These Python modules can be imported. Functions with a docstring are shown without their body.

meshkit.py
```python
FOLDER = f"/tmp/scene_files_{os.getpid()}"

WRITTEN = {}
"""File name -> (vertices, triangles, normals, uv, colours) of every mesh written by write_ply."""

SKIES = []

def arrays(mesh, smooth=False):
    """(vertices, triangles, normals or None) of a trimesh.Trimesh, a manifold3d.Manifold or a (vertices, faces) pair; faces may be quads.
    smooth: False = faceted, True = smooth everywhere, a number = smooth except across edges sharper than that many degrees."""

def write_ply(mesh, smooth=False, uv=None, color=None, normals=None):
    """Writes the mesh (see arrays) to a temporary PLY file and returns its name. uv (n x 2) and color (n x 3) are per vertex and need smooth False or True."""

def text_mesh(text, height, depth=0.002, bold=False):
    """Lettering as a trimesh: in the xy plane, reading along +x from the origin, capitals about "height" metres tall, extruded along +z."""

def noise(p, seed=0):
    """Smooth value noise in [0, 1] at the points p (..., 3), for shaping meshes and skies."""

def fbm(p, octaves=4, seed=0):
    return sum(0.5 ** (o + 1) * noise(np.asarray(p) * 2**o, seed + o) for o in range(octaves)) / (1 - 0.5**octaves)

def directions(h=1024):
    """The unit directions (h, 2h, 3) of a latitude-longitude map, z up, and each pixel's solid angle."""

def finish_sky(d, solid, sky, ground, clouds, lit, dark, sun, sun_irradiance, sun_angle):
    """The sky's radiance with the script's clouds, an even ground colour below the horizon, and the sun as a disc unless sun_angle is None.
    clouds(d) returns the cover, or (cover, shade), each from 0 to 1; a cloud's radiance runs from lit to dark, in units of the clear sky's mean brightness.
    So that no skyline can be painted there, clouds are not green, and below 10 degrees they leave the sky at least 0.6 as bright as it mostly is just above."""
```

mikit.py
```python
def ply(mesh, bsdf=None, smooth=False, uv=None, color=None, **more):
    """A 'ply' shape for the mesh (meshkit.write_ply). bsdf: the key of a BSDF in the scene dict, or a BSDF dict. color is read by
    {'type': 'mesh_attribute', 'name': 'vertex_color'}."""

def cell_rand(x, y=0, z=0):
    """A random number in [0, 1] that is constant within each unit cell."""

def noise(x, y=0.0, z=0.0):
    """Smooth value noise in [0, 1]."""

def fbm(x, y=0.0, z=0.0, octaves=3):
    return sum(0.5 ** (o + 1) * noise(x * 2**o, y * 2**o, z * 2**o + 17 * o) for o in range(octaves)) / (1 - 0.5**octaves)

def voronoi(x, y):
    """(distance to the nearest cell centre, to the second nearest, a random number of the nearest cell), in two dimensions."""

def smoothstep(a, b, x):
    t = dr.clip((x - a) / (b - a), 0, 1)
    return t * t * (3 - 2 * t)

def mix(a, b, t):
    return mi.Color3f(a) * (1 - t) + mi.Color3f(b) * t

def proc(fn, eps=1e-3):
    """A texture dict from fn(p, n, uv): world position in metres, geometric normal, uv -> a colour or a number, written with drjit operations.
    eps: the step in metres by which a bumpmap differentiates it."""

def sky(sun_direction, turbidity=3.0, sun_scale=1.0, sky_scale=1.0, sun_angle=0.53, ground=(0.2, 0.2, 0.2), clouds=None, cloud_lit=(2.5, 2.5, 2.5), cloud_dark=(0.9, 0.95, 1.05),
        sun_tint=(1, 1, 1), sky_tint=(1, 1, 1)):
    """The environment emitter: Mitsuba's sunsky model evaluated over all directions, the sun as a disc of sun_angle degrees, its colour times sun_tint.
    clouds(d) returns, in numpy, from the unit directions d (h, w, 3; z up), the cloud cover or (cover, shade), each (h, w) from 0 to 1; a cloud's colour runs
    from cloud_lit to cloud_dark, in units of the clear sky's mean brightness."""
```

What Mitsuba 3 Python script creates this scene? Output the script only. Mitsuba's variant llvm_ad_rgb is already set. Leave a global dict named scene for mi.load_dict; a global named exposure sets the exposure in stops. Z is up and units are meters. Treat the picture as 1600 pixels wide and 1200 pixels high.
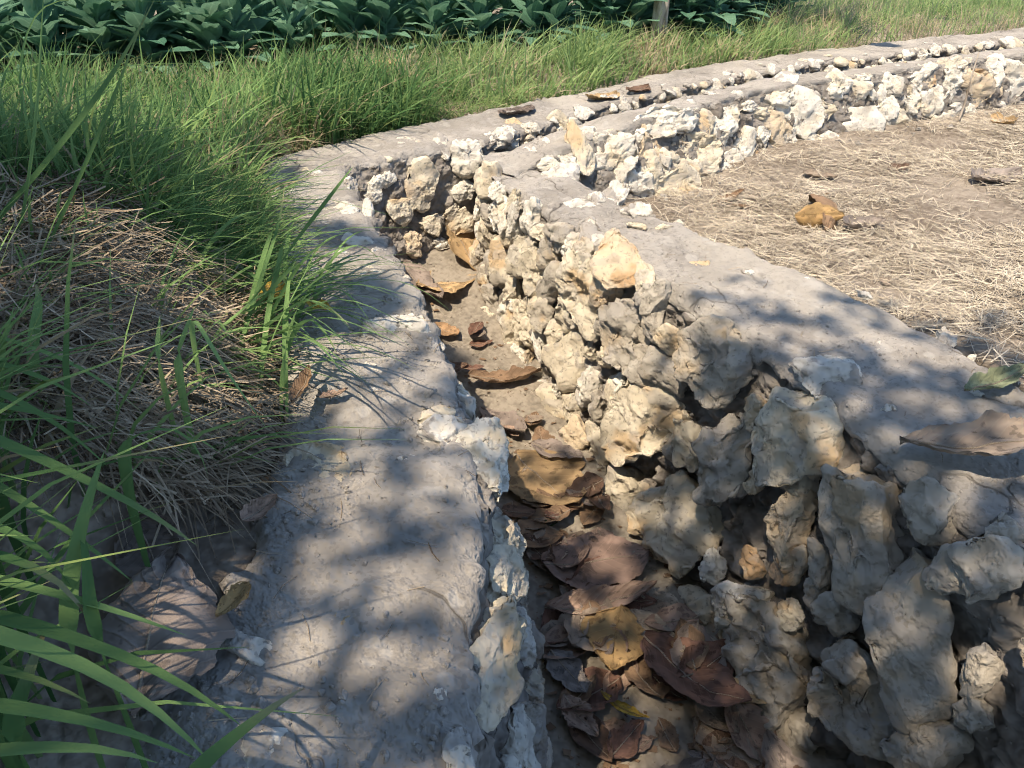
import math, random
import numpy as np, trimesh, mitsuba as mi, mikit, drjit as dr
import meshkit
from meshkit import fbm as nfbm, noise as nnoise
from mikit import proc, noise, fbm, smoothstep, cell_rand
from scipy.interpolate import PchipInterpolator
from scipy.ndimage import gaussian_filter1d
from scipy.spatial import cKDTree
T = mi.ScalarTransform4f
def mix(a, b, t):
    a, b = (tuple(float(x) for x in c) if isinstance(c, (tuple, list, np.ndarray)) else c for c in (a, b))
    return mikit.mix(a, b, t)
random.seed(7); R = np.random.default_rng(11)
scene, labels = {}, {}

# ------------------------------------------------------------------ camera, sky, exposure
CAM_H, PITCH = 0.95, math.radians(32)
scene['camera'] = {'type': 'perspective', 'fov': 66.0, 'fov_axis': 'x', 'near_clip': 0.02, 'far_clip': 400.0,
    'to_world': T().look_at(origin=[0, 0, CAM_H], target=[0, math.cos(PITCH), CAM_H - math.sin(PITCH)], up=[0, 0, 1])}
SUN = np.array([-0.27, -0.42, 0.87]); SUN /= np.linalg.norm(SUN)
scene['sky'] = mikit.sky(SUN.tolist(), turbidity=4, sky_scale=1.25, sun_tint=(0.965, 0.98, 0.995), sky_tint=(1.03, 1.0, 0.95))
exposure = 2.2

# ------------------------------------------------------------------ materials
def bsdf(key, col, rough=0.9, bump=None, scale=0.003, spec=0.25, eps=1e-3, thin=None, two=True):
    c = proc(col) if callable(col) else {'type': 'rgb', 'value': list(col)}
    if thin is not None:
        d = {'type': 'principledthin', 'base_color': c, 'roughness': rough, 'diff_trans': thin, 'spec_trans': 0.0, 'eta': 1.35}
        scene[key] = d
        return
    d = {'type': 'principled', 'base_color': c, 'roughness': rough, 'specular': spec}
    if bump is not None:
        d = {'type': 'bumpmap', 'arbitrary': {**proc(bump, eps)}, 'scale': scale, 'bsdf': d}
    scene[key] = {'type': 'twosided', 'bsdf': d} if two else d

MORTAR_A, MORTAR_B = (0.352, 0.328, 0.296), (0.262, 0.242, 0.217)
def crack(p):
    wx = p.x * 3.4 + (fbm(p.x * 9, p.y * 9, p.z * 9) - 0.5) * 0.7
    wy = p.y * 3.4 + (fbm(p.x * 9 + 30, p.y * 9, p.z * 9) - 0.5) * 0.7
    a, b, c = mikit.voronoi(wx, wy)
    return (1 - smoothstep(0.006, 0.022, b - a)) * smoothstep(0.46, 0.56, fbm(p.x * 2.6 + 8, p.y * 2.6, p.z * 2.6))
def mortar_col(p, n, uv):
    a = fbm(p.x * 7, p.y * 7, p.z * 7)
    b = fbm(p.x * 60 + 5, p.y * 60, p.z * 60, octaves=2)
    ck = crack(p)
    c = mix(MORTAR_B, MORTAR_A, smoothstep(0.3, 0.65, a * 0.65 + b * 0.35))
    c = mix(c, (0.185, 0.173, 0.158), smoothstep(0.58, 0.7, fbm(p.x * 130 + 7, p.y * 130, p.z * 130, octaves=2)) * 0.5)
    c = mix(c, (0.11, 0.10, 0.09), ck * 0.6)
    c = mix(c, (0.40, 0.37, 0.32), smoothstep(0.5, 0.72, fbm(p.x * 3.1 + 40, p.y * 3.1, p.z * 3.1)) * 0.45)
    return mix(c, (0.43, 0.41, 0.375), smoothstep(0.62, 0.74, fbm(p.x * 22, p.y * 22 + 9, p.z * 22)) * 0.5)
def mortar_bump(p, n, uv):
    return fbm(p.x * 90, p.y * 90, p.z * 90, octaves=3) + 0.3 * noise(p.x * 350, p.y * 350, p.z * 350) + 0.5 * smoothstep(.55, .8, fbm(p.x * 40, p.y * 40, p.z * 40)) - 0.9 * crack(p)
def joint_col(p, n, uv):
    a = fbm(p.x * 8 + 3, p.y * 8, p.z * 8)
    b = fbm(p.x * 55 + 5, p.y * 55, p.z * 55, octaves=3)
    c = mix((0.15, 0.133, 0.115), (0.285, 0.26, 0.232), smoothstep(0.3, 0.68, a * 0.55 + b * 0.45))
    return mix(c, (0.34, 0.32, 0.29), smoothstep(0.60, 0.72, fbm(p.x * 19, p.y * 19 + 9, p.z * 19)) * 0.6)
def joint_bump(p, n, uv):
    return fbm(p.x * 75, p.y * 75, p.z * 75, octaves=4) + smoothstep(.5, .75, fbm(p.x * 38, p.y * 38, p.z * 38))
bsdf('mat_joint', joint_col, 0.97, joint_bump, 0.012, 0.1, 8e-4)
bsdf('mat_mortar', mortar_col, 0.95, mortar_bump, 0.010, 0.15, 8e-4)

def stone_mat(key, a, b, c, smear, rust):
    def col(p, n, uv):
        f1 = fbm(p.x * 13, p.y * 13, p.z * 13)
        f2 = fbm(p.x * 48 + 3, p.y * 48, p.z * 48)
        k = mix(a, b, smoothstep(0.3, 0.7, f1 * 0.6 + f2 * 0.4))
        k = mix(k, c, smoothstep(0.55, 0.7, fbm(p.x * 9 + 31, p.y * 9, p.z * 9 + 7)) * rust)
        m = smoothstep(0.53, 0.62, fbm(p.x * 17 + 11, p.y * 17 + 4, p.z * 17, octaves=4)) * smear
        k = mix(k, MORTAR_A, dr.minimum(m, 1.0))
        g = smoothstep(0.60, 0.72, fbm(p.x * 110 + 3, p.y * 110, p.z * 75, octaves=3))
        return mix(k, (0.25, 0.215, 0.17), g * 0.55)
    def bump(p, n, uv):
        rdg = dr.abs(fbm(p.x * 60, p.y * 60, p.z * 60, octaves=4) - 0.5)
        return rdg + 0.8 * fbm(p.x * 160, p.y * 160, p.z * 160, octaves=3)
    bsdf(key, col, 0.93, bump, 0.009, 0.15, 6e-4)
stone_mat('mat_stone_white', (0.74, 0.71, 0.63), (0.60, 0.56, 0.47), (0.58, 0.47, 0.31), 0.45, 0.5)
stone_mat('mat_stone_dusty', (0.66, 0.63, 0.565), (0.52, 0.495, 0.44), (0.56, 0.48, 0.36), 1.35, 0.4)
stone_mat('mat_stone_cream', (0.63, 0.57, 0.45), (0.50, 0.44, 0.33), (0.50, 0.35, 0.19), 0.5, 0.7)
stone_mat('mat_stone_ochre', (0.60, 0.49, 0.34), (0.54, 0.45, 0.33), (0.46, 0.29, 0.15), 0.4, 0.8)
stone_mat('mat_stone_grey', (0.45, 0.415, 0.35), (0.34, 0.305, 0.25), (0.42, 0.31, 0.18), 0.7, 0.55)

def soil_col(p, n, uv):
    a = fbm(p.x * 5, p.y * 5, p.z * 5, octaves=4)
    b = fbm(p.x * 70, p.y * 70, p.z * 70, octaves=2)
    return mix((0.135, 0.11, 0.085), (0.285, 0.245, 0.20), smoothstep(0.3, 0.7, a * 0.5 + b * 0.5))
def soil_bump(p, n, uv):
    return fbm(p.x * 60, p.y * 60, p.z * 60, octaves=4)
bsdf('mat_soil', soil_col, 0.97, soil_bump, 0.012, 0.1)
def floor_col(p, n, uv):
    a = fbm(p.x * 9, p.y * 9, p.z * 9)
    b = fbm(p.x * 80, p.y * 80, p.z * 80, octaves=2)
    return mix((0.20, 0.175, 0.14), (0.33, 0.29, 0.235), smoothstep(0.3, 0.7, a * 0.5 + b * 0.5))
bsdf('mat_floor', floor_col, 0.97, soil_bump, 0.008, 0.1)

# ------------------------------------------------------------------ helpers
def key_for(name):
    if name not in scene and not any(k.startswith(name + '__') for k in scene) and name not in labels:
        return name
    i = 1
    while f'{name}_{i:03d}' in scene or f'{name}_{i:03d}' in labels or any(k.startswith(f'{name}_{i:03d}__') for k in scene):
        i += 1
    return f'{name}_{i:03d}'
COUNT = {}
def numbered(name):
    n = COUNT.get(name, 0); COUNT[name] = n + 1
    return name if n == 0 else f'{name}_{n:03d}'
def thing(name, label=None, cat=None, group=None, kind=None):
    k = numbered(name)
    d = {}
    if label: d['label'] = label
    if cat: d['category'] = cat
    if group: d['group'] = group
    if kind: d['kind'] = kind
    labels[k] = d
    return k
def part(parent, name, shape, label=None, kind=None):
    k = numbered(parent + '__' + name)
    scene[k] = shape
    if label or kind:
        labels[k] = {**({'label': label} if label else {}), **({'kind': kind} if kind else {})}
    return k
def grid_faces(ns, nt):
    i = np.arange(ns * nt).reshape(ns, nt)
    a, b, c, d = i[:-1, :-1].ravel(), i[1:, :-1].ravel(), i[1:, 1:].ravel(), i[:-1, 1:].ravel()
    return np.vstack([np.stack([a, b, c], 1), np.stack([a, c, d], 1)])
def grid_normals(P):
    du, dv = np.gradient(P, axis=0), np.gradient(P, axis=1)
    n = np.cross(du, dv)
    return n / (np.linalg.norm(n, axis=-1, keepdims=True) + 1e-12)

def loft(curves, ds, nt, smooth_t, ease=1.0):
    """curves: K control lines of the wall's cross-section (stations, 3). Returns the grid (S, nt, 3) and the profile position (nt) from 0 to K-1."""
    C = np.array(curves, float)
    K, N = C.shape[:2]
    mid = C.mean(0); L = np.concatenate([[0], np.cumsum(np.linalg.norm(np.diff(mid, axis=0), axis=1))])
    s = np.arange(0, L[-1], ds)
    E = np.stack([PchipInterpolator(L, C[k], axis=0)(s) for k in range(K)], 1)   # S,K,3
    seg = np.linalg.norm(np.diff(C, axis=1 - 1), axis=-1).mean(1)
    tt = np.concatenate([[0], np.cumsum(seg)]); t = np.linspace(0, tt[-1], nt)
    P = np.stack([np.stack([np.interp(t, tt, E[i, :, c]) for c in range(3)], -1) for i in range(len(s))])
    P = gaussian_filter1d(P, smooth_t / (tt[-1] / nt), axis=1, mode='nearest')
    return P, np.interp(t, tt, np.arange(K))

def ss(a, b, x):
    t = np.clip((x - a) / (b - a), 0, 1); return t * t * (3 - 2 * t)
def wall_mesh(P, q, top_lo, top_hi, seed, face_amp=1.0, inset=0.0):
    """displaces the loft: the top (profile position between top_lo and top_hi) is trowelled, the faces are lumpy"""
    n = grid_normals(P)
    n *= np.sign(n[:, np.abs(q - 1.5) < .2, 2].mean())   # outwards
    w = np.clip(np.minimum((q - top_lo) / 0.12, (top_hi - q) / 0.12), 0, 1)[None, :, None]
    low = nfbm(P * 5 + seed, 3) - 0.5
    mid = nfbm(P * 18 + seed + 3, 3) - 0.5
    fine = nfbm(P * 70 + seed + 5, 3) - 0.5
    crumb = np.clip(nfbm(P * 48 + seed + 15, 2) - .5, 0, 1) * ss(.4, .6, nfbm(P * 7 + seed + 21, 2))
    lump = np.abs(nfbm(P * 15 + seed + 8, 3) - 0.5) * 2
    top = 0.045 * low + 0.014 * mid + 0.0055 * fine + .008 * crumb
    face = -0.012 - inset + 0.03 * low + 0.06 * (lump - 0.3) * face_amp + 0.03 * mid * face_amp + 0.016 * fine + .05 * crumb
    return P + n * (w[..., 0] * top + (1 - w[..., 0]) * face)[..., None]

def place(mesh, bs, smooth=True, **k):
    return mikit.ply(mesh, bs, smooth=smooth, **k)

# ------------------------------------------------------------------ the two rubble walls (mortar bodies)
# outer wall: left of the channel, then turning right behind it
o_chan = [(.02,-.3,0),(-.02,.35,0),(-.045,.75,0),(-.04,1.0,0),(-.05,1.25,0),(-.10,1.5,0),(-.2,1.85,0),(-.32,2.2,0),(-.49,2.66,.0),(-.61,2.98,.01),(-.64,3.08,.02),(-.56,3.17,.02),(-.40,3.30,.02),(-.17,3.47,.02),(.49,4.18,.02),(.69,4.37,.02),(1.57,5.12,.02),(2.6,5.7,.02),(3.8,6.3,.02),(5.2,7.0,.02)]
o_out = [(-.62,-.3,-.03),(-.58,.35,-.03),(-.52,.75,-.02),(-.47,1.0,0),(-.48,1.25,0),(-.53,1.5,0),(-.64,1.85,0),(-.76,2.26,0),(-.88,2.65,0),(-.97,2.95,.01),(-1.03,3.2,.02),(-.95,3.36,.02),(-.72,3.57,.02),(-.42,3.85,.02),(.32,4.5,.02),(.52,4.7,.02),(1.45,5.45,.02),(2.5,6.1,.02),(3.7,6.7,.02),(5.1,7.4,.02)]
o_base = [(0.12,-0.3,-0.8),(0.12,0.35,-0.8),(0.11,0.75,-0.8),(0.1,1.0,-0.8),(0.08,1.3,-0.8),(0.03,1.52,-0.8),(-0.08,1.9,-0.8),(-0.19,2.25,-0.75),(-0.35,2.7,-0.7),(-0.46,2.95,-0.55),(-0.48,3.02,-0.55),(-0.44,3.06,-0.55),(-0.33,3.17,-0.55),(-0.1,3.36,-0.55),(0.56,4.1,-0.55),(0.76,4.29,-0.55),(1.63,5.03,-0.55),(2.65,5.6,-0.55),(3.85,6.2,-0.55),(6.05,7.3,-0.55)]
o_low = [(x - .12 * (i < 10), y + .1 * (i > 9), -.35) for i, (x, y, z) in enumerate(o_out)]
Po, qo = loft([o_base, o_chan, o_out, o_low], 0.0092, 150, 0.02)
Go = wall_mesh(Po, qo, 1.0, 2.0, 3.0, 0.8)
# inner wall, near leg
r_chan = [(1.06,-.3,0),(1.0,.15,0),(.93,.55,0),(.84,.93,0),(.76,1.22,0),(.68,1.48,0),(.55,1.77,0),(.36,2.11,0),(.13,2.57,0),(0,2.87,0),(-.09,3.08,0),(-.14,3.28,0),(-.12,3.42,-.02)]
r_out = [(1.5,-.2,0),(1.46,.25,0),(1.38,.7,0),(1.30,1.08,0),(1.22,1.42,0),(1.12,1.72,0),(.99,2.02,0),(.76,2.32,0),(.52,2.66,0),(.32,2.95,0),(.14,3.15,0),(.02,3.34,0),(.06,3.46,-.02)]
r_base = [(.96,-.3,-.8),(.90,.15,-.8),(.80,.55,-.8),(.70,.9,-.8),(.60,1.17,-.8),(.48,1.46,-.8),(.37,1.75,-.8),(.26,2.1,-.78),(.085,2.52,-.75),(-.04,2.8,-.68),(-.13,3.03,-.6),(-.175,3.25,-.5),(-.17,3.42,-.5)]
r_low = [(x + .07, y + .05, -.32) for x, y, z in r_out]
Pr, qr = loft([r_base, r_chan, r_out, r_low], 0.0078, 195, 0.018)
Gr = wall_mesh(Pr, qr, 1.0, 2.0, 13.0, 1.25,   .019 + .022 * (1 - ss(1.7, 2.3, Pr[..., 1])))
# inner wall, far leg
f_back = [(-.14,3.22,.0),(.0,3.38,.02),(.142,3.51,.05),(.60,3.82,.10),(1.39,4.48,.10),(2.26,4.93,.10),(3.34,5.53,.10),(5.4,6.6,.10)]
f_front = [(.02,3.05,.0),(.08,3.14,.02),(.17,3.2,.05),(.56,3.51,.10),(1.31,4.20,.10),(2.14,4.66,.10),(3.17,5.21,.10),(5.25,6.3,.10)]
f_base = [(-.17,3.26,-.45),(-.06,3.44,-.45),(.09,3.58,-.45),(.54,3.9,-.45),(1.33,4.56,-.45),(2.2,5.01,-.45),(3.28,5.61,-.45),(5.35,6.7,-.45)]
f_low = [(.05,2.95,-.3),(.14,3.0,-.3),(.25,3.0,-.3),(.68,3.27,-.3),(1.40,4.00,-.3),(2.22,4.50,-.3),(3.25,5.08,-.3),(5.33,6.15,-.3)]
Pf, qf = loft([f_base, f_back, f_front, f_low], 0.012, 92, 0.02)
Gf = wall_mesh(Pf, qf, 1.0, 2.0, 23.0, 0.9)

OUTER = thing('rubble_wall', 'low rubble stone wall left of the channel, turning right at its far end below the grass bank', 'wall')
INNER = thing('rubble_wall', 'wide rubble stone wall right of the channel with flat grey mortar top, bordering the straw', 'wall')
def cap_and_joints(owner, G, q):
    """the trowelled cap and the raw joint mortar of the faces are two parts that meet along a ragged line"""
    f, v = grid_faces(*G.shape[:2]), G.reshape(-1, 3)
    qc = np.tile(q, len(G))[f].mean(1) + .22 * (nfbm(v[f].mean(1) * 14 + 3, 3) - .5)
    for name, m, bs in (('mortar_cap', (qc > .98) & (qc < 2.02), 'mat_mortar'), ('joint_mortar', ~((qc > .98) & (qc < 2.02)), 'mat_joint')):
        used = np.unique(f[m]); new = np.zeros(len(v), int); new[used] = np.arange(len(used))
        part(owner, name, place((v[used], new[f[m]]), bs))
cap_and_joints(OUTER, Go, qo); cap_and_joints(INNER, Gr, qr); cap_and_joints(INNER, Gf, qf)

# ------------------------------------------------------------------ channel floor and ground
import shapely
def sheet(X, Y, Z, keep=None):
    f = grid_faces(*X.shape)
    v = np.stack([X, Y, Z], -1).reshape(-1, 3)
    if keep is not None:
        f = f[keep.ravel()[f].any(1)]
        used = np.unique(f); m = np.zeros(len(v), int); m[used] = np.arange(len(used))
        v, f = v[used], m[f]
    c = np.cross(v[f[0, 1]] - v[f[0, 0]], v[f[0, 2]] - v[f[0, 0]])
    return v, (f if c[2] > 0 else f[:, ::-1])
xy = lambda L: [(p[0], p[1]) for p in L]
inner_line = xy(r_out)[:9] + [(.44, 2.82), (.40, 3.02), (.47, 3.2)] + xy(f_front)[3:]
FOOT = shapely.Polygon(xy(o_out) + inner_line[::-1])
gx, gy = np.meshgrid(np.arange(-1.0, 6.3, 0.025), np.arange(-.4, 7.9, 0.025), indexing='ij')
def floor_z(x, y):
    p = np.stack([x, y, 0 * x], -1)
    base = np.where((x > .2) & (y > 3.2) | (y > 3.3), -.39, np.interp(y, [1.0, 2.3, 2.95, 3.25], [-.72, -.67, -.50, -.385]))
    return base + 0.05 * (nfbm(p * 4, 3) - .5) + 0.025 * (nfbm(p * 22, 3) - .5)
scene['channel_floor'] = place(sheet(gx, gy, floor_z(gx, gy), shapely.contains_xy(FOOT.buffer(-.1), gx, gy)), 'mat_floor')
labels['channel_floor'] = {'label': 'dusty dry bed of the narrow channel between the two stone walls', 'category': 'ground', 'kind': 'structure'}

OUT_LINE = np.array(shapely.LineString(xy(o_out)).segmentize(.03).coords)
OUT_TREE = cKDTree(OUT_LINE)
IN_TREE = cKDTree(np.array(shapely.LineString(inner_line).segmentize(.03).coords))
LEFT_SIDE = shapely.Polygon([(-.62, -9), *xy(o_out), (80, 40), (80, 90), (-90, 90), (-90, -90), (-.62, -90)])
def ground_z(x, y):
    x, y = np.asarray(x, float), np.asarray(y, float)
    p = np.stack([x, y, 0 * x], -1)
    d = OUT_TREE.query(np.stack([x, y], -1))[0]
    near = 1 - ss(2.2, 3.2, y - 0.2 * x)
    bank = -.02 + 0.05 * ss(.02, .5, d) + .25 * near * ss(.06, .42, d) + (.06 * near - .09 * (1 - near)) * ss(.5, 1.8, d) + 0.09 * (nfbm(p * 1.7 + 4, 3) - .5) * ss(0, .5, d) + 0.03 * (nfbm(p * 12, 3) - .5)
    straw = -.035 - .13 * ss(1.5, 2.9, y) + 0.05 * (nfbm(p * 2.3 + 9, 3) - .5) + 0.03 * (nfbm(p * 14, 3) - .5) + .05 * ss(2.5, 8, x)
    left = shapely.contains_xy(LEFT_SIDE, x, y)
    z = np.where(left, bank, straw)
    far = np.hypot(x, y)
    return z + 0.3 * (nfbm(p * .08, 2) - .5) * ss(9, 30, far)
ax = np.concatenate([-np.geomspace(120, 4.6, 22), np.arange(-4.5, 6.5, .06), np.geomspace(6.6, 120, 22)])
ay = np.concatenate([-np.geomspace(120, 1.6, 22), np.arange(-1.5, 9, .06), np.geomspace(9.1, 120, 22)])
gx, gy = np.meshgrid(ax, ay, indexing='ij')
gz = np.where(shapely.contains_xy(FOOT.buffer(-.06), gx, gy), -1.1, ground_z(gx, gy))
scene['ground'] = place(sheet(gx, gy, gz), 'mat_soil', smooth=True)
labels['ground'] = {'label': 'bare brown soil under the grass and cut straw', 'category': 'ground', 'kind': 'structure'}
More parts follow.
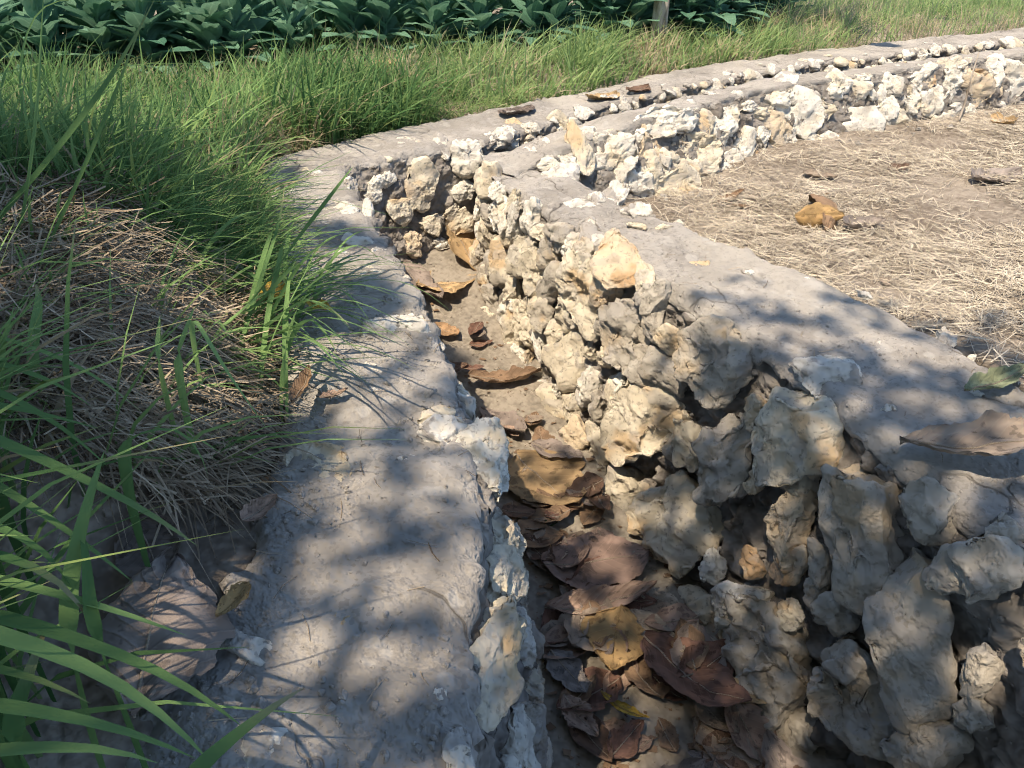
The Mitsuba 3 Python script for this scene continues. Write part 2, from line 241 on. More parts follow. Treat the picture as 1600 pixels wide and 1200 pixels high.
# ==== STONES
STONES = """
R g .517 1.788 -.102 .053 -.057 .034 -.001 .046 .082 -.88 -.43 .22
R g .545 1.613 -.311 .041 -.052 .023 .023 .043 .121 -.9 -.38 .23
R c .64 1.497 -.13 .055 -.057 .059 -.011 .075 .079 -.91 -.35 .24
R w .732 1.568 -0 .071 -.028 .004 .017 .044 .012 -.05 -.02 1.000
R g .722 1.222 -.173 .036 -.037 .052 -.012 .096 .087 -.93 -.29 .21
R g .777 1.127 -.046 .029 -.031 .027 .006 .038 .04 -.88 -.25 .4
R o .638 1.381 -.303 .023 -.029 .019 .01 .04 .076 -.92 -.33 .23
R g .758 1.033 -.277 .036 -.035 .058 -.008 .094 .089 -.94 -.29 .19
R g .712 1.063 -.459 .038 -.019 .077 -.032 .106 .04 -.93 -.31 .19
R g .603 1.288 -.585 .046 -.016 .086 -.045 .104 .023 -.91 -.35 .22
R g .613 1.207 -.68 .055 -.05 .068 .002 .049 .065 -.91 -.35 .21
R c .452 1.670 -.584 .075 -.066 .083 -.017 .093 .089 -.9 -.36 .23
R g .816 .989 -.048 .024 -.027 .027 .005 .036 .041 -.91 -.25 .34
R c .482 1.748 -.328 .03 -.029 .03 -.009 .045 .05 -.9 -.39 .21
R c .387 1.932 -.392 .073 -.072 .073 -.023 .085 .096 -.9 -.4 .17
R g .344 2.083 -.215 .064 -.065 .06 -.027 .069 .085 -.89 -.44 .13
R c .225 2.341 -.149 .061 -.068 .043 -.019 .06 .114 -.89 -.44 .09
R c .188 2.360 -.425 .051 -.062 .027 .011 .019 .096 -.9 -.42 .09
R o .329 2.253 -0 .06 -.017 .007 .01 .109 .039 -.2 -.11 .97
R w .263 2.444 -0 .041 -.005 .002 .005 .076 .02 -.05 -.03 1.000
R c .115 2.536 -.337 .036 -.041 .027 -.014 .045 .084 -.91 -.41 .08
R c -.08 2.909 -.579 .038 -.04 .036 -.024 .049 .048 -.91 -.41 .1
R c .043 2.727 -.19 .04 -.052 .014 .012 .005 .072 -.91 -.4 .09
R c -.043 2.897 -.288 .04 -.048 .02 0 .025 .084 -.9 -.42 .1
R c .088 2.620 -.219 .037 -.045 .02 -.001 .022 .072 -.91 -.41 .08
R w -.06 2.991 -.04 .019 -.022 .007 0 .025 .055 -.89 -.39 .22
R c .101 2.621 -.069 .027 -.033 .013 -0 .01 .027 -.91 -.41 .13
R w -.02 2.881 -.142 .022 -.027 .01 0 .018 .063 -.91 -.41 .1
R o .232 2.212 -.646 .038 -.038 .046 -.022 .052 .043 -.91 -.39 .1
R c .345 1.924 -.635 .044 -.046 .05 -.01 .05 .05 -.93 -.33 .17
R c .146 2.403 -.662 .03 -.031 .035 -.024 .053 .048 -.91 -.41 .09
R w .526 1.506 -.555 .015 -.015 .015 .001 .024 .032 -.9 -.36 .24
R g .772 .899 -.415 .03 -.032 .049 .003 .032 .041 -.95 -.27 .17
R c .561 2.189 -0 .032 -.003 .001 .006 .034 .008 -0 -0 1.000
R w 1.095 1.749 -.004 .029 .003 -.008 .033 .056 -.007 .43 .16 .89
R w .378 2.841 -.001 .064 .049 .014 .021 .095 .024 0 0 1.000
R w .235 2.715 0 .069 .023 .007 -.003 .043 .01 0 0 1.000
R w .304 2.798 0 .028 -.001 0 .003 .033 .008 0 0 1.000
R w .192 3.060 -0 .06 .016 .005 .011 .082 .02 0 0 1.000
R c .382 2.114 -.002 .026 -.012 .005 .004 .044 .021 -.37 -.2 .91
R g .403 2.005 -.098 .022 -.021 .016 -.011 .035 .053 -.87 -.47 .16
R g .677 1.265 -.306 .017 -.02 .02 .001 .029 .039 -.92 -.31 .21
R w .809 1.416 -0 .017 -.002 .002 .004 .013 .003 -.02 -.01 1.000
R g .533 1.726 -.158 .016 -.018 .011 -0 .017 .029 -.89 -.41 .22
R c .285 2.102 -.588 .022 -.023 .026 -.015 .044 .043 -.92 -.37 .12
R c .049 2.653 -.478 .027 -.029 .024 -.016 .037 .047 -.9 -.42 .09
R c .157 2.440 -.363 .023 -.027 .014 -.001 .016 .047 -.9 -.42 .09
R c 0 2.784 -.365 .027 -.032 .015 0 .017 .052 -.91 -.41 .09
R c -.126 3.160 -.096 .019 -.03 .01 .001 .022 .073 -.95 -.28 .09
R g .863 1.034 -0 .028 -.007 .006 .016 .037 .011 -.16 -.04 .99
R c .489 1.490 -.722 .039 -.036 .041 .001 .036 .048 -.9 -.36 .23
R w .565 1.391 -.576 .043 -.028 .062 -.011 .039 .023 -.91 -.36 .23
R g .694 1.174 -.367 .02 -.023 .025 .001 .024 .033 -.93 -.31 .2
R g .792 1.032 -.107 .017 -.022 .023 .002 .027 .037 -.94 -.27 .2
O w -.287 1.790 -0 .09 -.012 -.008 -.001 .058 .012 .02 .01 1.000
O c -.38 1.185 -0 .054 .039 .005 -.034 .061 .012 -.03 -0 1.000
O w -.099 1.325 .001 .064 .001 -.02 .005 .039 .004 .34 .06 .94
O w -.049 1.280 -.027 .025 .04 -.023 -.015 .068 .03 .84 .1 .53
O c -.017 1.054 -.138 .027 .046 -.048 -0 .046 .022 .98 .02 .18
O c -.032 .819 -.062 .029 .026 -.039 .01 .093 .015 .94 -.02 .34
O w -.071 .621 -.003 .018 .006 -.004 -.007 .028 .005 .33 .01 .94
O w .065 1.297 -.707 .042 .08 -.093 .011 .11 -.013 .98 .12 .17
O w -.405 .799 -.013 .037 -.013 -.003 .002 .025 .005 -.06 -.05 1.000
O w -.34 .632 -.015 .036 .006 -0 -.009 .024 .003 -.05 -.02 1.000
O w -.594 2.662 0 .057 .006 -.002 -.01 .067 .016 .02 -0 1.000
O w -.31 1.472 0 .034 .015 .002 -.009 .027 .006 0 0 1.000
O w -.466 2.376 0 .067 -.005 -.008 -.002 .039 .008 .06 .02 1.000
O w -.401 2.288 -0 .028 .011 -.005 -.003 .024 .005 .2 .07 .98
O w -.372 2.110 0 .055 0 -.005 -.002 .023 .005 .06 .02 1.000
O c -.016 1.190 -.18 .021 .046 -.04 .002 .052 .016 .98 .06 .17
O c 0 1.005 -.229 .015 .025 -.027 -.003 .028 .02 .98 .02 .17
O w -.099 .711 -.003 .012 .001 -.001 -.001 .019 .003 .15 -.01 .99
O g .017 .882 -.323 .025 .032 -.046 0 .037 .013 .98 0 .18
O w -.853 2.854 .006 .035 .003 -.001 -.005 .024 .007 -.02 -.05 1.000
O w -.771 3.053 .016 .022 .002 -.001 -.003 .016 .005 -.01 -.07 1.000
O w -.519 3.180 -.052 .034 .02 -.006 .001 .016 .037 .63 -.71 .33
O w -.566 3.128 -.077 .028 .02 -.002 -.007 .022 .071 .67 -.68 .29
O o -.372 3.283 -.101 .062 .034 -.011 .002 .028 .082 .59 -.77 .25
O w -.211 3.383 -.164 .038 .021 -.007 .001 .013 .042 .6 -.77 .23
O c -.461 3.182 -.185 .05 .03 -.011 .001 .02 .051 .63 -.73 .26
O c -.353 3.243 -.27 .044 .022 -.017 .01 .022 .046 .61 -.75 .25
O c -.232 3.332 -.283 .063 .035 -.007 -.004 .016 .058 .59 -.77 .23
O o -.42 3.166 -.327 .036 .022 -.009 .001 .017 .042 .65 -.72 .26
O w -.2 3.430 -.031 .063 .033 -.009 0 .029 .061 .57 -.72 .38
O w -.301 3.465 .02 .026 .025 .006 -.023 .069 .022 .04 -.05 1.000
O w -.61 2.928 .006 .018 .018 -.006 -.007 .049 .012 .42 .1 .9
O w -.5 2.635 -.002 .015 .017 -.006 -.012 .089 .015 .47 .17 .87
O w -.452 3.527 .02 .057 -.006 -.003 -.001 .027 .007 0 -0 1.000
O c -.263 3.323 -.236 .032 .017 -.006 .001 .008 .026 .58 -.78 .23
O w -.052 3.598 .016 .056 .039 .005 -.011 .04 .028 .32 -.32 .89
O w -.308 3.252 -.356 .032 .017 -.007 .001 .009 .026 .6 -.76 .24
R o .285 3.269 .052 .035 .014 .003 -.013 .056 .052 .25 -.51 .83
R w .423 3.312 -.008 .068 .014 -.025 .031 .065 .069 .47 -.65 .6
R w .549 3.329 -.104 .054 .023 -.007 .001 .038 .055 .52 -.65 .55
R w .685 3.604 .079 .101 .068 .013 -.013 .031 .035 .46 -.49 .74
R c .673 3.367 -.179 .113 .065 .005 -.023 .042 .078 .54 -.64 .55
R c .846 3.638 -.061 .099 .053 -.015 .001 .041 .056 .61 -.59 .53
R w 1.012 3.847 -.019 .041 .015 -.015 .019 .039 .039 .61 -.6 .52
R w 1.066 3.938 .025 .043 .022 -.005 .001 .027 .036 .58 -.59 .56
R w 1.161 4.045 .049 .037 .016 -.004 .001 .014 .018 .53 -.6 .59
R w 1.137 3.905 -.105 .041 .014 -.018 .032 .053 .052 .61 -.62 .49
R w 1.280 4.039 -.102 .028 .013 -.003 -0 .018 .03 .57 -.67 .48
R o 1.360 4.122 -.072 .068 .027 -.007 -.001 .026 .048 .52 -.71 .47
R w 1.505 4.230 -.056 .089 .038 .007 -.026 .034 .084 .47 -.75 .47
R c 1.651 4.331 -.031 .064 .012 -.017 .017 .034 .056 .43 -.77 .47
R w 1.898 4.407 -.136 .09 .03 .004 -.018 .029 .074 .43 -.79 .43
R w 2.275 4.642 -.083 .054 .018 .004 -.024 .025 .074 .45 -.8 .4
R w 2.434 4.738 -.069 .065 .018 -.004 -.007 .026 .065 .44 -.8 .39
R o 2.745 4.925 -.032 .099 .027 -.005 -.008 .025 .067 .44 -.81 .39
R w 2.555 4.848 .026 .048 .012 -.002 -.004 .033 .068 .42 -.78 .47
R w 2.911 5.028 -.001 .046 .012 -.002 -.011 .036 .092 .43 -.81 .4
R w 3.077 5.107 -.024 .07 .018 -.003 -.011 .028 .077 .44 -.82 .38
R w 1.068 3.797 -.149 .082 .056 .003 -.013 .017 .037 .63 -.59 .5
R w 1.031 3.710 -.203 .084 .047 -.015 .001 .042 .058 .64 -.58 .51
R c .607 3.409 -.064 .043 .019 -.006 0 .031 .044 .53 -.64 .55
R w 1.361 4.195 .038 .048 .017 -.004 0 .02 .03 .47 -.68 .57
R w 1.472 4.276 .053 .041 .013 -.003 0 .015 .022 .42 -.69 .59
R w 1.754 4.448 .076 .049 .012 -.002 .002 .028 .037 .35 -.67 .65
R w 1.904 4.501 .032 .043 .011 -.002 -.001 .025 .045 .4 -.76 .51
R w 2.315 4.718 .023 .029 .008 -.002 -.003 .02 .041 .43 -.78 .46
R w 2.064 4.532 -.069 .056 .023 .013 -.027 .015 .051 .43 -.8 .42
R c 2.183 4.563 -.136 .05 .014 -.003 -.003 .013 .032 .45 -.8 .41
R c 1.246 4.089 .009 .045 .02 -.005 0 .015 .025 .54 -.66 .52
R w .303 3.454 .075 .04 -.013 .003 .002 .037 .01 -.15 -0 .99
R w .16 3.176 .018 .039 .007 -.002 0 .019 .021 .21 -.64 .74
R w .448 2.663 -0 .038 .001 -0 .006 .046 .009 .06 .04 1.000
R c .886 3.616 -.132 .058 .032 -.009 .001 .03 .042 .62 -.58 .53
R w .081 3.337 .033 .034 -.016 .004 .001 .051 .013 -.24 .01 .97
R w .123 3.391 .045 .021 -.012 .003 .001 .041 .008 -.27 .08 .96
R w 1.675 4.255 -.185 .059 .018 -.005 -.002 .018 .036 .45 -.77 .45
R w 2.126 4.623 .042 .049 .013 -.003 -.001 .024 .043 .41 -.75 .52
R w 2.631 4.913 .074 .052 .012 -.002 .001 .024 .035 .38 -.7 .61
R w 2.943 5.082 .08 .044 .009 -.002 .003 .025 .032 .35 -.66 .66
R w 1.462 4.407 .1 .054 .013 .007 .016 .063 .017 0 -.01 1.000
R w 1.925 4.547 .09 .035 .007 -.001 .001 .01 .011 .31 -.61 .73
R w 1.589 4.223 -.153 .05 .016 -.004 -.001 .016 .032 .47 -.76 .46
"""
LEAVES = """
-.4 2.99 -.149 3.089 -.437 .8 tan .12 .05 .01|flat tan dead leaf with a scalloped edge at the far end of the channel floor
-.47 3.128 -.287 2.874 -.453 .5 mauve .5 .15 .03|grey curled dead leaf along the foot of the left wall near the channel's far end
-.142 3.116 -.292 3.411 -.388 .7 tan .15 .1 .02|pale tan dead leaf propped against the far end wall of the channel
-.318 2.799 -.206 2.72 -.538 .8 orange .1 .1 .01|small orange tan dead leaf at the foot of the left wall halfway along the channel
-.165 2.455 .108 2.525 -.608 .42 brown .35 .1 .02|narrow brown dead leaf lying across the middle of the channel floor
0.044 2.204 -.12 2.369 -.651 .6 mauve .3 .1 .03|mauve grey folded dead leaf beside the small green leaf in the channel
0.018 2.305 .106 2.334 -.653 .45 green .15 .05 .01|small bright green leaf on the channel floor
-.044 2.211 .251 1.74 -.67 .95 tanbrown .08 .06 .03|largest tan brown dead leaf with small holes, flat in the middle of the channel
0.065 2.151 .238 2.074 -.665 .5 mauve .25 .1 .03|grey dead leaf at the upper edge of the largest tan leaf in the channel
0.05 1.756 .139 1.788 -.678 .5 darkgreen .3 .1 .02|dark green leaf scrap just below the largest tan leaf
0.081 1.596 .389 1.674 -.684 .75 purple .05 .08 .03|broad flat purple brown dead leaf across the channel below the largest tan leaf
0.028 1.725 .123 1.615 -.682 .6 darkbrown .3 .1 .03|dark brown dead leaf against the left wall beside the purple brown leaf
0.071 1.43 .408 1.532 -.689 .34 pinkbrown .5 .1 .05|long curled pinkish brown dead leaf with pale lit edge spanning the channel
0.286 1.445 .226 1.233 -.695 .75 golden .12 .1 .04|golden orange dead leaf in the nearer part of the channel
0.308 1.437 .428 1.31 -.694 .5 beige .2 .1 .03|beige grey dead leaf at the foot of the right wall beside the golden leaf
0.097 1.312 .181 1.195 -.698 .65 bluegrey .15 .1 .02|blue grey shaded dead leaf at the left wall left of the golden leaf
0.325 1.331 .543 1.129 -.699 .75 darkred .12 .12 .05|large dark red brown dead leaf at the foot of the right wall
0.208 1.192 .316 1.132 -.702 .33 yellow .5 .15 .02|narrow curled yellow dead leaf below the golden leaf
0.62 1.175 .482 1.23 -.7 .55 tan .2 .1 .03|tan dead leaf half over the large dark red leaf by the right wall
0.122 1.187 .19 1.085 -.703 .6 pinkbrown .2 .1 .02|pinkish brown dead leaf at the bottom of the channel by the left wall
0.215 1.044 .304 1.129 -.705 .6 darkred .25 .1 .02|red brown dead leaf lowest in the channel at the picture's bottom edge
0.168 1.41 .249 1.302 -.694 .7 mauve .15 .1 .01|dull mauve dead leaf under the golden leaf
0.353 1.539 .457 1.483 -.688 .6 beige .2 .1 .01|small beige dead leaf behind the long curled leaf
0.347 1.162 .376 1.066 -.704 .6 brown .2 .1 .01|brown dead leaf below the large dark red leaf
0.763 1.258 1.095 1.212 .03 .55 greybrown .25 .05 .03|large grey brown dead leaf on the right wall's top at the picture's right edge
0.981 1.441 1.184 1.538 .02 .33 greygreen .3 .05 .01|narrow grey green leaf on the right wall's top near the straw
1.093 2.941 1.262 2.871 -.12 .75 golden -.55 .2 .06|golden brown folded dead leaf standing up on the straw
1.3 3.233 1.229 2.752 -.12 .6 brown -.5 .2 .05|brown dead leaf standing curled against the golden folded one on the straw
1.248 2.844 1.422 2.892 -.12 .7 grey .5 .2 .04|crumpled grey dead leaf next to the golden folded leaf on the straw
2.042 3.452 2.336 3.616 -.12 .5 grey .25 .1 .02|flat grey dead leaf on the straw at the right edge
2.86 4.896 2.693 4.209 -.14 .45 tan .3 .1 .03|tan dead leaf on the dirt below the far stone wall
0.754 2.664 .857 2.568 -.1 .5 greybrown .3 .1 .02|small grey brown dead leaf where the straw meets the right wall
1.762 3.65 1.893 3.732 -.13 .6 darkbrown .4 .1 .02|small dark curled dead leaf in the middle of the straw
0.862 3.224 1.008 3.323 -.15 .5 brown .4 .1 .02|small brown dead leaf at the foot of the far stone wall
1.345 3.613 1.484 3.545 -.14 .5 greybrown .3 .1 .02|grey brown dead leaf on dirt in front of the far stone wall
-.041 3.729 .087 3.957 .06 .6 darkmauve .5 .1 .03|dark mauve curled dead leaf on the far wall beside the grass
0.373 4.029 .538 4.259 .05 .5 tan .4 .1 .02|tan dead leaf on the far wall's top
0.597 4.259 .733 4.414 .05 .6 darkbrown .4 .1 .02|dark dead leaf between the grass and the far wall's top
-.505 .654 -.536 .942 .04 .75 mauve -.3 .1 .03|big mauve grey dead leaf in the shade at the grassy edge of the left wall
-.406 .871 -.439 .805 .03 .6 golden .4 .1 .02|yellow brown folded dead leaf beside the big mauve leaf
-.459 1.014 -.414 1.074 .03 .7 pinkbrown .3 .1 .02|pinkish tan dead leaf at the left wall's outer edge above the shade
-.627 .995 -.538 .877 .22 .8 darkmauve .2 .1 .02|dark grey dead leaf on the dry straw mound among green blades
-.448 1.341 -.445 1.472 .05 .4 brown .6 .1 .02|curled brown dead leaf at the left wall's edge below the green tuft
-.616 1.81 -.549 1.723 .1 .7 yellow .3 .1 .02|yellow leaf at the foot of the green tuft
-.515 1.797 -.449 1.741 .06 .6 yellow .3 .1 .02|second yellow leaf lying on the left wall under the green tuft
-1.065 1.618 -.953 1.661 .24 .5 brown .4 .1 .02|reddish brown dead leaf on top of the dry straw mound
-.755 1.391 -.617 1.319 .19 .45 grey .3 .1 .02|grey dead leaf half buried in the dry straw mound
-.764 4.631 -.733 5.034 .22 .8 tan .4 .1 .02|small tan dead leaf caught in the far grass bank
-1.664 3.829 -1.644 3.981 .22 .8 orange .3 .1 .02|small orange dead leaf in the sunny grass at the upper left
-.421 1.423 -.356 1.449 .02 .5 pinkbrown .3 .1 .01|small pinkish dead leaf on the left wall's top
"""
BLADES = """
near -.663 .776 .399 -.52 .777 .306 -.393 .749 .224 .021 .25
near -.514 .494 .381 -.42 .502 .32 -.295 .469 .191 .021 .45
near -.508 .614 .235 -.502 .693 .323 -.513 .808 .357 .014 .45
near -.674 .834 .398 -.61 .851 .369 -.557 .882 .324 .024 .15
near -.58 .611 .324 -.482 .605 .296 -.345 .588 .249 .014 .5
near -.559 .569 .313 -.389 .553 .25 -.275 .514 .187 .017 .2
near -.294 .437 .252 -.26 .498 .237 -.224 .569 .2 .014 .1
near -.464 .407 .318 -.364 .411 .325 -.301 .413 .29 .018 .4
near -.477 .443 .338 -.369 .434 .324 -.275 .426 .274 .016 .2
near -.536 .894 .304 -.469 .902 .318 -.427 .873 .233 .012 .2
near -.584 1.293 .283 -.5 1.193 .218 -.425 1.138 .129 .007 .62
near -.784 .995 .372 -.691 .98 .349 -.623 .98 .292 .016 .2
near -.599 .678 .337 -.541 .666 .318 -.497 .635 .269 .015 .15
near -.511 .494 .325 -.451 .488 .315 -.395 .478 .28 .014 .25
near -.475 .468 .284 -.487 .527 .284 -.503 .596 .281 .014 .1
near -.455 .589 .289 -.486 .659 .306 -.524 .724 .316 .012 .15
near -.648 .748 .355 -.571 .724 .316 -.447 .675 .237 .012 .3
near -.58 .626 .347 -.49 .611 .324 -.454 .585 .263 .016 .1
near -.852 1.103 .356 -.72 1.082 .322 -.591 1.069 .207 .012 .35
near -.608 1.167 .27 -.606 1.188 .304 -.616 1.237 .325 .01 .5
near -.575 1.167 .27 -.559 1.191 .309 -.553 1.246 .34 .012 .5
near -.791 1.125 .297 -.811 1.215 .346 -.847 1.284 .362 .012 .35
near -.716 .89 .394 -.639 .872 .365 -.544 .851 .274 .014 .2
tuft -.608 1.672 .135 -.496 1.752 .263 -.385 1.945 .382 .022 .2
tuft -.541 1.619 .145 -.442 1.588 .283 -.312 1.526 .372 .01 .4
tuft -.555 1.627 .157 -.375 1.513 .257 -.239 1.431 .315 .01 .45
tuft -.526 1.559 .143 -.39 1.446 .245 -.298 1.324 .238 .012 .35
tuft -.497 1.5 .143 -.317 1.337 .258 -.184 1.238 .251 .012 .4
tuft -.497 1.5 .143 -.341 1.324 .238 -.227 1.202 .232 .009 .35
tuft -.482 1.449 .155 -.365 1.311 .217 -.294 1.204 .198 .01 .3
tuft -.511 1.5 .143 -.455 1.559 .236 -.414 1.603 .307 .01 .45
tuft -.49 1.5 .143 -.497 1.605 .215 -.469 1.642 .276 .012 .4
tuft -.469 1.449 .155 -.442 1.492 .223 -.396 1.457 .262 .01 .3
tuft -.555 1.619 .145 -.555 1.791 .231 -.42 1.784 .314 .012 .4
tuft -.586 1.672 .135 -.442 1.581 .271 -.338 1.467 .278 .011 .35
tuft -.541 1.612 .132 -.338 1.488 .311 -.134 1.404 .367 .006 .6
tuft -.511 1.559 .143 -.302 1.401 .267 -.165 1.276 .256 .01 .45
tuft -.483 1.507 .154 -.329 1.298 .196 -.254 1.204 .198 .007 .4
tuft -.633 1.788 .131 -.601 1.911 .234 -.475 1.889 .293 .012 .4
tuft -.617 1.726 .126 -.599 1.977 .245 -.605 2.07 .3 .01 .35
tuft -.469 1.5 .143 -.403 1.426 .212 -.329 1.298 .196 .012 .25
stem -.801 1.511 .82 -.839 1.482 .68 -.913 1.507 .531 .006 .3
bladeA -.574 1.455 .825 -.668 1.438 .704 -.798 1.484 .589 .013 .12
bladeB -.593 1.444 .807 -.648 1.417 .708 -.721 1.439 .611 .008 .12
hstem -1.104 2.277 .443 -.857 2.274 .437 -.582 2.264 .422 .008 .5
hstem -1.179 2.55 .503 -.974 2.553 .506 -.77 2.55 .503 .006 .5
hstem -1.373 2.657 .673 -1.13 2.653 .666 -.886 2.651 .663 .006 .5
"""
# ------------------------------------------------------------------ stones of the walls
ICO = {k: trimesh.creation.icosphere(subdivisions=k) for k in (0, 1, 2, 3, 4, 5)}
def rock(sub, seed, asp=(1, 1, 1), face=True, rough=1.0):
    """unit rubble stone: a broken block with flat fracture faces, worn arrises and a rough, pitted skin"""
    rng = np.random.default_rng(seed)
    d = ICO[sub].vertices; rough = rough * rng.uniform(.7, 1.15)
    n = int(rng.integers(8, 12))
    pl = rng.normal(size=(n, 3)); pl /= np.linalg.norm(pl, axis=1, keepdims=True)
    h = rng.uniform(.62, 1.0, n)
    if face:      # the broken face that shows in the wall
        pl[0] = [*rng.normal(0, .16, 2), 1]; pl[0] /= np.linalg.norm(pl[0]); h[0] = rng.uniform(.5, .66)
        pl[1] = [*rng.normal(0, .45, 2), 1]; pl[1] /= np.linalg.norm(pl[1]); h[1] = rng.uniform(.6, .75)
    s = seed * 1.37
    w = d + .28 * rough * (np.stack([nfbm(d * 1.9 + s + k * 17, 3) for k in range(3)], -1) - .5)
    c = np.maximum(w @ pl.T, 1e-3)
    rr = np.concatenate([h / c, np.full((len(d), 1), 1.2)], 1)
    r = -np.log(np.exp(-rr * 40).sum(1)) / 40
    r = r + rough * .16 * (nfbm(d * 1.4 + s, 3) - .5)
    r -= rough * .12 * ss(.56, .74, nfbm(d * 1.7 + s + 60, 2))
    return d * r[:, None] * 1.08
TONE = {'w': 'mat_stone_white', 'c': 'mat_stone_cream', 'o': 'mat_stone_ochre', 'g': 'mat_stone_grey', 'm': 'mat_mortar', 'd': 'mat_stone_dusty'}
TONE_LABEL = {}
taken = []
def add_stone(owner, tone, C, a, b, n, seed, sunk=.28):
    la, lb = np.linalg.norm(a), np.linalg.norm(b)
    if lb > 1.35 * la and n[2] < .8 and C[1] > 2.9: b = b * 1.35 * la / lb; lb = 1.35 * la
    if owner == INNER and C[1] > 3.2: a, b, la, lb = a * 1.35, b * 1.35, la * 1.35, lb * 1.35
    if owner == OUTER and C[1] > 3.7: b = b * .85 * la / lb; lb = .85 * la; sunk = .75
    size, small = max(la, lb), min(la, lb)
    dist = np.linalg.norm(C - np.array([0, 0, CAM_H]))
    px = size * 2 * 790 / dist
    sub = 5 if px > 118 else 4 if px > 58 else 3 if px > 13 else 2
    flat = n[2] > .8
    dep = np.clip(.95 * (la * lb) ** .5, .014, .068 + .02 * (owner == INNER and C[1] < 2 and C[2] < -.03))
    v = rock(sub, seed, np.array([la, lb, dep]) / (la * lb) ** .5, not flat)
    if flat and tone == 'w': tone = 'd'
    n = n / np.linalg.norm(n)
    if flat:
        dep = np.clip(.6 * small, .012, .034); C = C - n * dep * .4; k = 1.15
    else:
        C = C - n * dep * (sunk - .26); k = 1.06 + .1 * max(0, sunk - .28)
    V = C + k * v[:, :1] * a + k * v[:, 1:2] * b + v[:, 2:] * n * dep
    f = ICO[sub].faces
    if np.dot(np.cross(a, b), n) < 0: f = f[:, ::-1]
    if sub > 2 and tone != 'm':      # weathered skin, displaced along the surface normal
        s = (la * lb) ** .5; g = np.random.default_rng(seed + 9).uniform(.6, 1.15)
        for step in range(2):
            fn = np.cross(V[f[:, 1]] - V[f[:, 0]], V[f[:, 2]] - V[f[:, 0]]); N = np.zeros_like(V)
            for c in range(3): np.add.at(N, f[:, c], fn)
            N /= np.linalg.norm(N, axis=1, keepdims=True) + 1e-12
            o = V + seed * .31
            if step == 0:
                h = .30 * s * g * (nfbm(o * .8 / s, 3) - .5) - .14 * s * g * ss(.50, .56, nfbm(o * 1.3 / s + 5, 2)) - .10 * s * g * (1 - 2 * np.abs(nfbm(o * 1.1 / s + 11, 3) - .5)) ** 6
            else:
                h = .012 * g * (nfbm(o * 55, 4) - .5) - .0045 * g * ss(.60, .70, nnoise(o * 85)) - .0025 * g * ss(.62, .70, nnoise(o * 190 + 3))
            V = V + N * h[:, None]
    taken.append((C, (la + lb) / 2))
    part(owner, 'stone', place((V, f), TONE[tone]))
rows = [r.split() for r in STONES.strip().splitlines()]
n_owner = {OUTER: 0, INNER: 0}
for i, r in enumerate(rows):
    v = np.array(list(map(float, r[2:])))
    ow = OUTER if r[0] == 'O' else INNER
    if r[1] == 'o' and v[1] > 3 and i % 2: r[1] = 'c'
    add_stone(ow, r[1], v[:3], v[3:6], v[6:9], v[9:12], 100 + i, .3 if v[2] < .04 and v[0] > -.2 and v[1] < 3.1 and ow == INNER else .35 if v[1] < 3.6 and ow == OUTER else .66); n_owner[ow] += 1

def fill(owner, P, q, lo, hi, count, smin, smax, seed, zmin=-9, ok=None, tones='wwcg', sunk=.45, tall=1.0):
    rng = np.random.default_rng(seed)
    S = gaussian_filter1d(gaussian_filter1d(P, 6, axis=0), 6, axis=1)
    n = grid_normals(S); n *= np.sign(n[:, np.abs(q - 1.5) < .2, 2].mean())
    cols = np.nonzero((q > lo) & (q < hi))[0]
    made = tries = 0
    while made < count and tries < 9000 and n_owner[owner] < 298:
        tries += 1
        i, j = rng.integers(4, len(P) - 4), rng.choice(cols)
        c, m = P[i, j], n[i, j]
        s = rng.uniform(smin, smax) * (1 - .5 * tries / 9000)
        if c[2] < zmin or (ok is not None and not ok(c)): continue
        if taken and min(np.linalg.norm(c - t[0]) - .72 * (t[1] + s) for t in taken) < 0: continue
        t1 = np.cross([0, 0, 1], m) if abs(m[2]) < .9 else np.array([1., 0, 0]); t1 /= np.linalg.norm(t1); t2 = np.cross(m, t1)
        an = rng.normal(0, .5 if tall == 1 else .3); e = rng.uniform(.75, 1.35) / tall ** .5
        a = (t1 * math.cos(an) + t2 * math.sin(an)) * s * e; b = (t2 * math.cos(an) - t1 * math.sin(an)) * s / e * (1 if tall == 1 else 1.1)
        add_stone(owner, tones[rng.integers(len(tones))], c, a, b, m, 5000 + seed * 311 + made, sunk)
        made += 1; n_owner[owner] += 1
fill(INNER, Pr, qr, .05, .97, 60, .026, .065, 1, zmin=-.7, ok=lambda c: 1.9 < c[1] < 3.2, tones='ccgcw', sunk=.45, tall=1.35)
fill(INNER, Pr, qr, .05, .9, 34, .02, .045, 9, zmin=-.72, ok=lambda c: .4 < c[1] < 1.9, tones='gcgo', sunk=.7, tall=1.3)
fill(INNER, Pf, qf, 2.04, 2.9, 60, .02, .065, 2, zmin=-.22, ok=lambda c: c[0] > .12, tones='wwwcwo', sunk=.8)
fill(INNER, Pf, qf, .1, .9, 10, .035, .055, 3, zmin=-.4, ok=lambda c: c[0] > .2)
fill(OUTER, Po, qo, .82, 1.04, 115, .012, .05, 10, ok=lambda c: c[1] > 3.5 and c[0] < 5, tones='wwcw', sunk=.5)
fill(OUTER, Po, qo, .55, .9, 40, .02, .042, 8, ok=lambda c: c[1] > 3.55 and c[0] < 4.8, tones='wwwcwo', sunk=.6)
fill(OUTER, Po, qo, .08, .84, 60, .03, .07, 4, zmin=-.7, ok=lambda c: .3 < c[1] < 2.95 and c[0] < .3, tones='wwcwg', sunk=.55)
fill(OUTER, Po, qo, 1.04, 1.5, 44, .010, .034, 5, ok=lambda c: c[1] > .7 and c[0] < 4.5, tones='wwc')
